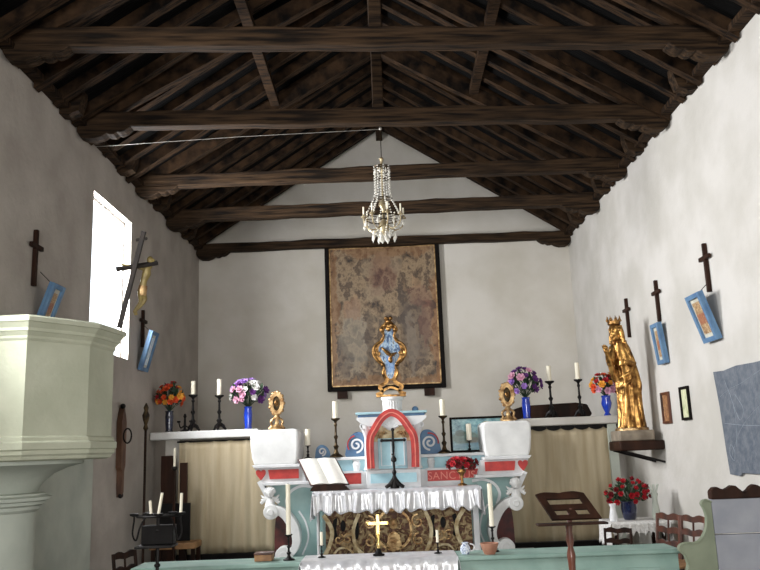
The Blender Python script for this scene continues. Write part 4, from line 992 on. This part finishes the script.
# ------------------------------------------------------------------ lectern
t = thing('lectern', 'dark wooden book stand on a turned pole in front of the green rail', 'lectern', (1.33, 6.4, 0))
P0 = Vector((1.40, 6.38, 1.115)); ux = Vector((1, .0, .0)); uz = Vector((-.085, .13, .17)).normalized()*.245; nn = Vector((0, -.17, .13)).normalized()
def desk(u0, u1, v0, v1, th=.022, d=0):
    bm = bm_(); P = [P0+ux*u+uz*v+nn*k for u in (u0, u1) for v in (v0, v1) for k in (d, d+th)]
    V = [bm.verts.new(p) for p in P]
    for f in ((0, 1, 3, 2), (4, 6, 7, 5), (0, 4, 5, 1), (2, 3, 7, 6), (0, 2, 6, 4), (1, 5, 7, 3)): bm.faces.new([V[i] for i in f])
    return bm
for nm, a in (('side_stile', (-.19, -.13, 0, 1)), ('side_stile', (.13, .19, 0, 1)), ('cross_slat', (-.13, .13, 0, .17)), ('cross_slat', (-.13, .13, .37, .58)), ('cross_slat', (-.13, .13, .8, 1.0)), ('centre_stile', (-.03, .03, .17, .37))):
    obj(nm, desk(*a), WOOD, t, smooth=False, bevel=.003)
bm = bm_(); P = spline([(-.19, 1.0), (-.12, 1.07), (-.04, 1.05), (0, 1.03), (.04, 1.06), (.12, 1.08), (.19, 1.0)], 4)
a = [bm.verts.new(P0+ux*u+uz*v) for u, v in P]; b = [bm.verts.new(P0+ux*u+uz*v+nn*.022) for u, v in P]
bm.faces.new(a); bm.faces.new(b[::-1])
for i in range(len(P)): bm.faces.new((a[i], b[i], b[(i+1) % len(P)], a[(i+1) % len(P)]))
obj('shaped_crest', bm, WOOD, t, smooth=False)
obj('book_ledge', B(1.09, 1.62, 6.3, 6.42, 1.085, 1.1), WOOD, t, bevel=.003)
bm = bm_(); tube(bm, [(1.34, 6.42, 1.02), (1.37, 6.43, 1.2)], [.024, .018], 8); obj('support_strut', bm, WOODR, t)
bm = bm_(); lathe(bm, [(.03, .06), (.032, .2), (.024, .3), (.03, .5), (.022, .56), (.034, .6), (.022, .64), (.028, .8), (.034, .86), (.02, .92), (.032, .97), (.022, 1.03), (.03, 1.085)], (1.34, 6.4, 0), 16); obj('turned_pole', bm, WOODR, t)
for k in range(3):
    a = 2*PI*k/3+.5; bm = bm_(); tube(bm, [(1.34, 6.4, .14), (1.34+.14*math.cos(a), 6.4+.14*math.sin(a), .1), (1.34+.24*math.cos(a), 6.4+.24*math.sin(a), .022)], [.028, .024, .02], 8); obj('leg', bm, WOODR, t)

# ------------------------------------------------------------------ iron candle stand and other things at left
t = thing('candle_stand', 'black wrought iron votive candle stand with white candles at the left', 'candle stand', (-1.92, 6.75, 0))
x, y = -1.92, 6.75
bm = bm_(); tube(bm, [(x, y, .02), (x, y, 1.24)], .014, 8)
for z_ in (.5, .85, 1.12): ball(bm, (x, y, z_), .026, (1, 1, .7))
obj('pole', bm, IRON, t)
for k in range(3):
    a = 2*PI*k/3; bm = bm_(); tube(bm, [(x, y, .2), (x+.12*math.cos(a), y+.12*math.sin(a), .14), (x+.22*math.cos(a), y+.22*math.sin(a), .013)], .012, 7); obj('leg', bm, IRON, t)
bm = bm_(); band(bm, [(0, 0)], .01, 0, .01) if False else None
for k in range(24): pass
tube(bm, [(x+.17*math.cos(k*PI/12), y+.1*math.sin(k*PI/12), 1.235) for k in range(25)], .01, 6)
for q in (0, PI/2): tube(bm, [(x-.17*math.cos(q), y-.1*math.sin(q), 1.235), (x+.17*math.cos(q), y+.1*math.sin(q), 1.235)], .008, 6)
obj('ring', bm, IRON, t)
for s, zz in ((-1, 1.24), (1, 1.25)):
    bm = bm_(); tube(bm, spline([(x+s*.1, y, 1.235), (x+s*.14, y-.02, 1.15), (x+s*.17, y-.02, 1.05), (x+s*.2, y-.02, 1.1), (x+s*.19, y-.02, 1.2), (x+s*.19, y-.02, zz)], 5), .008, 6); obj('scroll_arm', bm, IRON, t)
for dx, dy, ch, tilt in ((-.04, -.06, .11, -.06), (.025, -.08, .17, .1), (.19, -.02, .16, .02), (-.19, -.02, .015, 0), (.1, .06, .03, 0), (-.1, .05, .02, 0)):
    bm = bm_(); lathe(bm, [(.008, -.01), (.035, .0), (.038, .015), (.02, .012), (0, .01)], (x+dx, y+dy, 1.245), 12); cup = obj('cup', bm, IRON, t)
    if ch > .05:
        bm = bm_(); tube(bm, [(x+dx, y+dy, 1.25), (x+dx+tilt*ch*1.6, y+dy, 1.25+ch)], .012, 10); obj('candle', bm, WAX, cup)
obj('drip_tray', B(x-.16, x+.14, y-.1, y+.1, .99, 1.01), IRON, t, bevel=.004)
obj('candle_box', B(x-.13, x+.13, y-.02, y+.09, 1.012, 1.16), BLACK, t, bevel=.006)

t = thing('prayer_bench', 'narrow dark wooden tall-backed bench in shadow beneath left end of the shelf', 'bench', (-2.86, 11.1, 0))
obj('tall_back', B(-3.16, -2.96, 11.2, 11.24, 0, 1.72), WOOD, t, smooth=False); obj('tall_back', B(-2.9, -2.8, 11.2, 11.24, .0, 1.62), WOOD, t, smooth=False)
obj('seat', B(-3.2, -2.6, 10.85, 11.24, .52, .6), WOODL, t, bevel=.01)
for xx in (-3.18, -2.66): 
    for yy in (10.88, 11.17): obj('leg', B(xx, xx+.05, yy, yy+.05, 0, .52), WOOD, t, smooth=False)
obj('front_panel', B(-3.1, -2.68, 10.9, 10.93, .62, 1.1), BLACK, t, smooth=False)
def staff(x, y, h, label, topk, m=WOOD):
    t = thing('processional_staff', label, 'staff', (x, y, 0), 'processional staffs leaning at the left')
    bm = bm_(); tube(bm, [(x, y, 0), (x, y, h)], .017, 8); obj('shaft', bm, m, t)
    bm = bm_()
    if topk == 'candle':
        lathe(bm, [(.015, 0), (.04, .03), (.03, .06)], (x, y, h), 10); obj('socket', bm, IRON, t)
        bm = bm_(); tube(bm, [(x, y, h+.04), (x, y, h+.3)], .016, 8); obj('candle', bm, WAX, t)
    else:
        lathe(bm, [(.017, 0), (.035, .03), (.02, .08), (.04, .14), (.05, .2), (.025, .26), (.035, .3), (.008, .36)], (x, y, h), 12); obj('lantern_head', bm, BRZ, t)
staff(-3.2, 10.6, 2.05, 'tall dark processional staff with knobbed head by the left wall', 'knob')
staff(-2.84, 10.7, 1.52, 'shorter dark processional staff topped by a white candle below the left shelf', 'candle')
t = thing('wall_latch', 'long brown wooden clapper with an iron ring hanging on left wall', 'wooden clapper', (-XW, 10.15, 1.24))
bm = bm_(); V = [(10.1, 1.35), (10.1, 1.55), (10.06, 1.6), (10.05, 2.15), (10.09, 2.25), (10.14, 2.34), (10.19, 2.25), (10.23, 2.15), (10.22, 1.62), (10.18, 1.55), (10.18, 1.3), (10.12, 1.24)]
a = [bm.verts.new((-XW+.002, p, q)) for p, q in V]; b = [bm.verts.new((-XW+.07, p, q)) for p, q in V]; bm.faces.new(a); bm.faces.new(b[::-1])
for i in range(len(V)): bm.faces.new((a[i], b[i], b[(i+1) % len(V)], a[(i+1) % len(V)]))
obj('board', bm, mat('old_brown_wood', (120, 86, 64), (74, 50, 38), 8, .7, bump=.3, stretch=(1, 1, .3)), t, smooth=False)
bm = bm_(); tube(bm, [(-XW+.075+.05*(1+math.cos(a_*PI/8)), 10.1, 1.98+.09*math.sin(a_*PI/8)) for a_ in range(17)], .01, 6); obj('ring', bm, IRON, t)
for zz in (2.35, 1.26):
    bm = bm_(); ball(bm, (-XW+.045, 10.14, zz), .035); obj('knob', bm, IRON, t)

# ladder-back chairs
def chair(x, y, rz, label, m=WOODR, z=0, k=1.0, group='wooden ladder-back chairs'):
    t = thing('wooden_chair', label, 'chair', (0, 0, 0), group)
    for sx in (-1, 1):
        obj('leg', B(sx*.19-.018, sx*.19+.018, -.2, -.164, 0, .46), m, t, bevel=.004)
        bm = bm_(); tube(bm, [(sx*.19, .18, 0), (sx*.19, .18, .46), (sx*.19, .24, .96)], .019, 8); obj('back_post', bm, m, t)
        obj('side_rung', B(sx*.19-.01, sx*.19+.01, -.18, .18, .2, .22), m, t, smooth=False)
    obj('seat', B(-.215, .215, -.22, .2, .45, .48), WOODL, t, bevel=.01)
    for zz, yy in ((.6, .197), (.75, .215), (.9, .233)):
        bm = bm_(); P = spline([(-.19, zz), (-.1, zz+.0), (0, zz-.012), (.1, zz), (.19, zz), (.19, zz+.05), (.1, zz+.075), (0, zz+.05), (-.1, zz+.075), (-.19, zz+.05)], 3)
        prism(bm, P, yy-.009, yy+.009); obj('back_slat', bm, m, t, smooth=False)
    for xx in (0,):
        bm = bm_(); tube(bm, [(xx, .19, .48), (xx, .235, .93)], .012, 7); obj('back_spindle', bm, m, t)
    obj('front_rung', B(-.19, .19, -.19, -.175, .25, .27), m, t, smooth=False)
    t.location = (x, y, z); t.rotation_euler.z = rz; t.scale = (k, k, k)
    return t
chair(2.80, 9.05, -1.19, 'red-brown ladder-back chair beside the lace table, the one farther from the green pew end', k=.93)
chair(2.94, 8.69, -1.19, 'red-brown ladder-back chair by right wall, the one nearer the green pew end', k=.93)
chair(-2.37, 7.85, 1.25, 'dark ladder-back chair at the lower left corner beside candle stand', WOOD, k=.87)
chair(2.44, 9.3, -.5, 'low brown wooden chair between the curtain and the lace table', WOOD, k=.76)

# side table with lace
t = thing('side_table', 'small dark wooden side table standing under the wall bracket', 'table', (2.87, 10.0, 0))
obj('tabletop', B(2.55, 3.2, 9.75, 10.25, .73, .76), WOOD, t, bevel=.005)
for xx in (2.58, 3.13):
    for yy in (9.78, 10.18): obj('leg', B(xx, xx+.04, yy, yy+.04, 0, .73), WOOD, t, bevel=.004)
obj('apron', B(2.6, 3.15, 9.79, 9.81, .64, .73), WOOD, t, smooth=False)
tag(ruffled_cloth('lace_cloth', 'white scallop-edged lace cloth draped on the small side table', 2.53, 3.22, 9.74, 10.26, .762, .13, .008, 9, 21, LACE, True, .26), None, 'cloth')
for k, (xx, yy, hh, mm, lb) in enumerate(((3.12, 9.9, .3, PULP2, 'slim pale grey vase on lace table beside the red tulips'), (2.6, 9.86, .2, WH, 'short white glass vase on lace table left of the red tulips'))):
    bm = bm_(); lathe(bm, [(.04, 0), (.05, hh*.2), (.035, hh*.6), (.03, hh*.8), (.045, hh), (.038, hh), (0, hh*.7)], (xx, yy, .768), 16)
    if k == 0:
        for s in (-1, 0, 1): tube(bm, [(xx, yy, .768+hh*.8), (xx+s*.05, yy, .768+hh*1.35)], [.008, .014], 6)
    tag(obj('vase', bm, mm, None, loc=(xx, yy, .768)), lb, 'vase')

# choir pew at right
t = thing('choir_pew', 'grey panelled choir pew with dark carved crest and green scrolled end at the right edge', 'pew', (3.0, 6.8, 0))
bm = bm_(); box(bm, 2.6, XW-.004, 6.8, 6.86, .0, .92); box(bm, 2.6, XW-.004, 6.8, 6.86, .93, 1.2); obj('grey_back_panel', bm, GREY, t, smooth=False, bevel=.006)
bm = bm_(); P = [(2.6, 1.2)]; rr = random.Random(8); n = 26
for k in range(n+1):
    u = k/n; P.append((2.6+(XW-.004-2.6)*u, 1.265+.03*abs(math.sin(u*9))+.02*math.sin(u*31)))
P.append((XW-.004, 1.2)); prism(bm, P, 6.79, 6.87); obj('carved_crest', bm, WOOD, t, smooth=False, bevel=.012)
P = spline([(2.6, 1.18), (2.55, 1.2), (2.52, 1.17), (2.54, 1.12), (2.55, 1.05), (2.53, .96), (2.48, .89), (2.42, .865), (2.36, .87), (2.31, .85), (2.3, .81), (2.34, .77), (2.36, .7)], 4)+[(2.33, .6), (2.33, 0), (2.6, 0)]
bm = bm_(); prism(bm, P, 6.8, 6.86); obj('green_scroll_end', bm, GRN, t, smooth=False, bevel=.008)
bm = bm_(); tube(bm, [(p[0], 6.797, p[1]) for p in P[:-3]], .009, 6); obj('edge_bead', bm, GRN, t)
obj('seat', B(2.62, XW-.004, 6.45, 6.8, .42, .46), GREY, t, bevel=.006)
obj('seat_riser', B(2.64, XW-.01, 6.5, 6.54, 0, .42), GREY, t, smooth=False)

# ------------------------------------------------------------------ chandelier
t = thing('chandelier', 'old crystal chandelier with bead chains hanging before the altar wall', 'chandelier', (.02, 9.9, 4.28))
x, y = .02, 9.9
bm = bm_(); tube(bm, [(x, y, 5.42), (x, y, ZA-.235)], .006, 6); obj('rope', bm, BRZ, t)
bm = bm_(); lathe(bm, [(.01, 5.44), (.03, 5.41), (.02, 5.38), (.012, 5.3), (.03, 5.26), (.012, 5.2), (.012, 4.85), (.05, 4.82), (.06, 4.78), (.02, 4.72), (.015, 4.6), (.05, 4.55), (.07, 4.5), (.03, 4.42), (.01, 4.38)], (x, y, 0), 14); obj('stem', bm, CHM, t)
def beads(bm, pts, r=.013, every=.032):
    pts = [Vector(p) for p in pts]; 
    for a, b in zip(pts, pts[1:]):
        n = max(1, int((b-a).length/every))
        for k in range(n):
            p = a+(b-a)*k/n; bmesh.ops.create_icosphere(bm, subdivisions=1, radius=r, matrix=Matrix.Translation(p))
for R, z_ in ((.1, 5.3), (.24, 4.6), (.12, 4.86)):
    bm = bm_(); tube(bm, [(x+R*math.cos(k*PI/12), y+R*math.sin(k*PI/12), z_) for k in range(25)], .008, 6)
    for k in range(4):
        a = k*PI/4; tube(bm, [(x+R*math.cos(a), y+R*math.sin(a), z_), (x-R*math.cos(a), y-R*math.sin(a), z_)], .006, 5)
    obj('hoop', bm, BRZ, t)
for k in range(8):
    a = k*PI/4+.2; c_, s_ = math.cos(a), math.sin(a)
    bm = bm_(); beads(bm, [(x+.1*c_, y+.1*s_, 5.3), (x+.1*c_, y+.1*s_, 4.95), (x+.12*c_, y+.12*s_, 4.86), (x+.2*c_, y+.2*s_, 4.7), (x+.24*c_, y+.24*s_, 4.6)]); obj('bead_chain', bm, GLASSY, t, ang=1)
    bm = bm_(); beads(bm, spline([(x+.24*c_, y+.24*s_, 4.6), (x+.2*c_, y+.2*s_, 4.47), (x+.1*c_, y+.1*s_, 4.4), (x, y, 4.36)], 3)); obj('bead_swag', bm, GLASSY, t, ang=1)
    bm = bm_(); tube(bm, spline([(x+.03*c_, y+.03*s_, 4.52), (x+.14*c_, y+.14*s_, 4.45), (x+.24*c_, y+.24*s_, 4.5), (x+.26*c_, y+.26*s_, 4.6)], 5), .009, 6)
    lathe(bm, [(.01, 0), (.035, .01), (.035, .02), (.015, .02), (.015, .05), (0, .05)], (x+.26*c_, y+.26*s_, 4.6), 10); arm = obj('arm', bm, CHM, t)
    bm = bm_(); tube(bm, [(x+.26*c_, y+.26*s_, 4.64), (x+.26*c_, y+.26*s_, 4.75)], .01, 8); obj('candle_tube', bm, WAX, arm)
    for R, zt_, l in ((.26, 4.57, .1), (.1, 5.27, .08), (.15, 4.42, .12)):
        bm = bm_(); lathe(bm, [(.001, 0), (.007, -l*.2), (.018, -l*.65), (.002, -l)], (x+R*math.cos(a+.3), y+R*math.sin(a+.3), zt_), 6); obj('crystal_pendant', bm, GLASSY, t, ang=1)
for k in range(4):
    a = k*PI/2+.5; bm = bm_(); lathe(bm, [(.001, 0), (.01, -.03), (.024, -.09), (.002, -.13)], (x+.05*math.cos(a), y+.05*math.sin(a), 4.41), 6); obj('crystal_pendant', bm, GLASSY, t, ang=1)
# stretched wire under the second truss
bm = bm_(); tube(bm, [(-XW+.001, 8.98, 5.36), (-1.7, 8.98, 5.415), (.0, 8.98, 5.44), (.02, 8.98, 5.5)], .0035, 6)
ball(bm, (.02, 8.98, 5.45), .02)
tag(obj('stretched_wire', bm, mat('pale_wire', (170, 166, 158), None, 9, .5, .4), None, loc=(-1.7, 8.98, 5.4)), 'thin pale wire stretched from the left wall below second truss', 'wire')
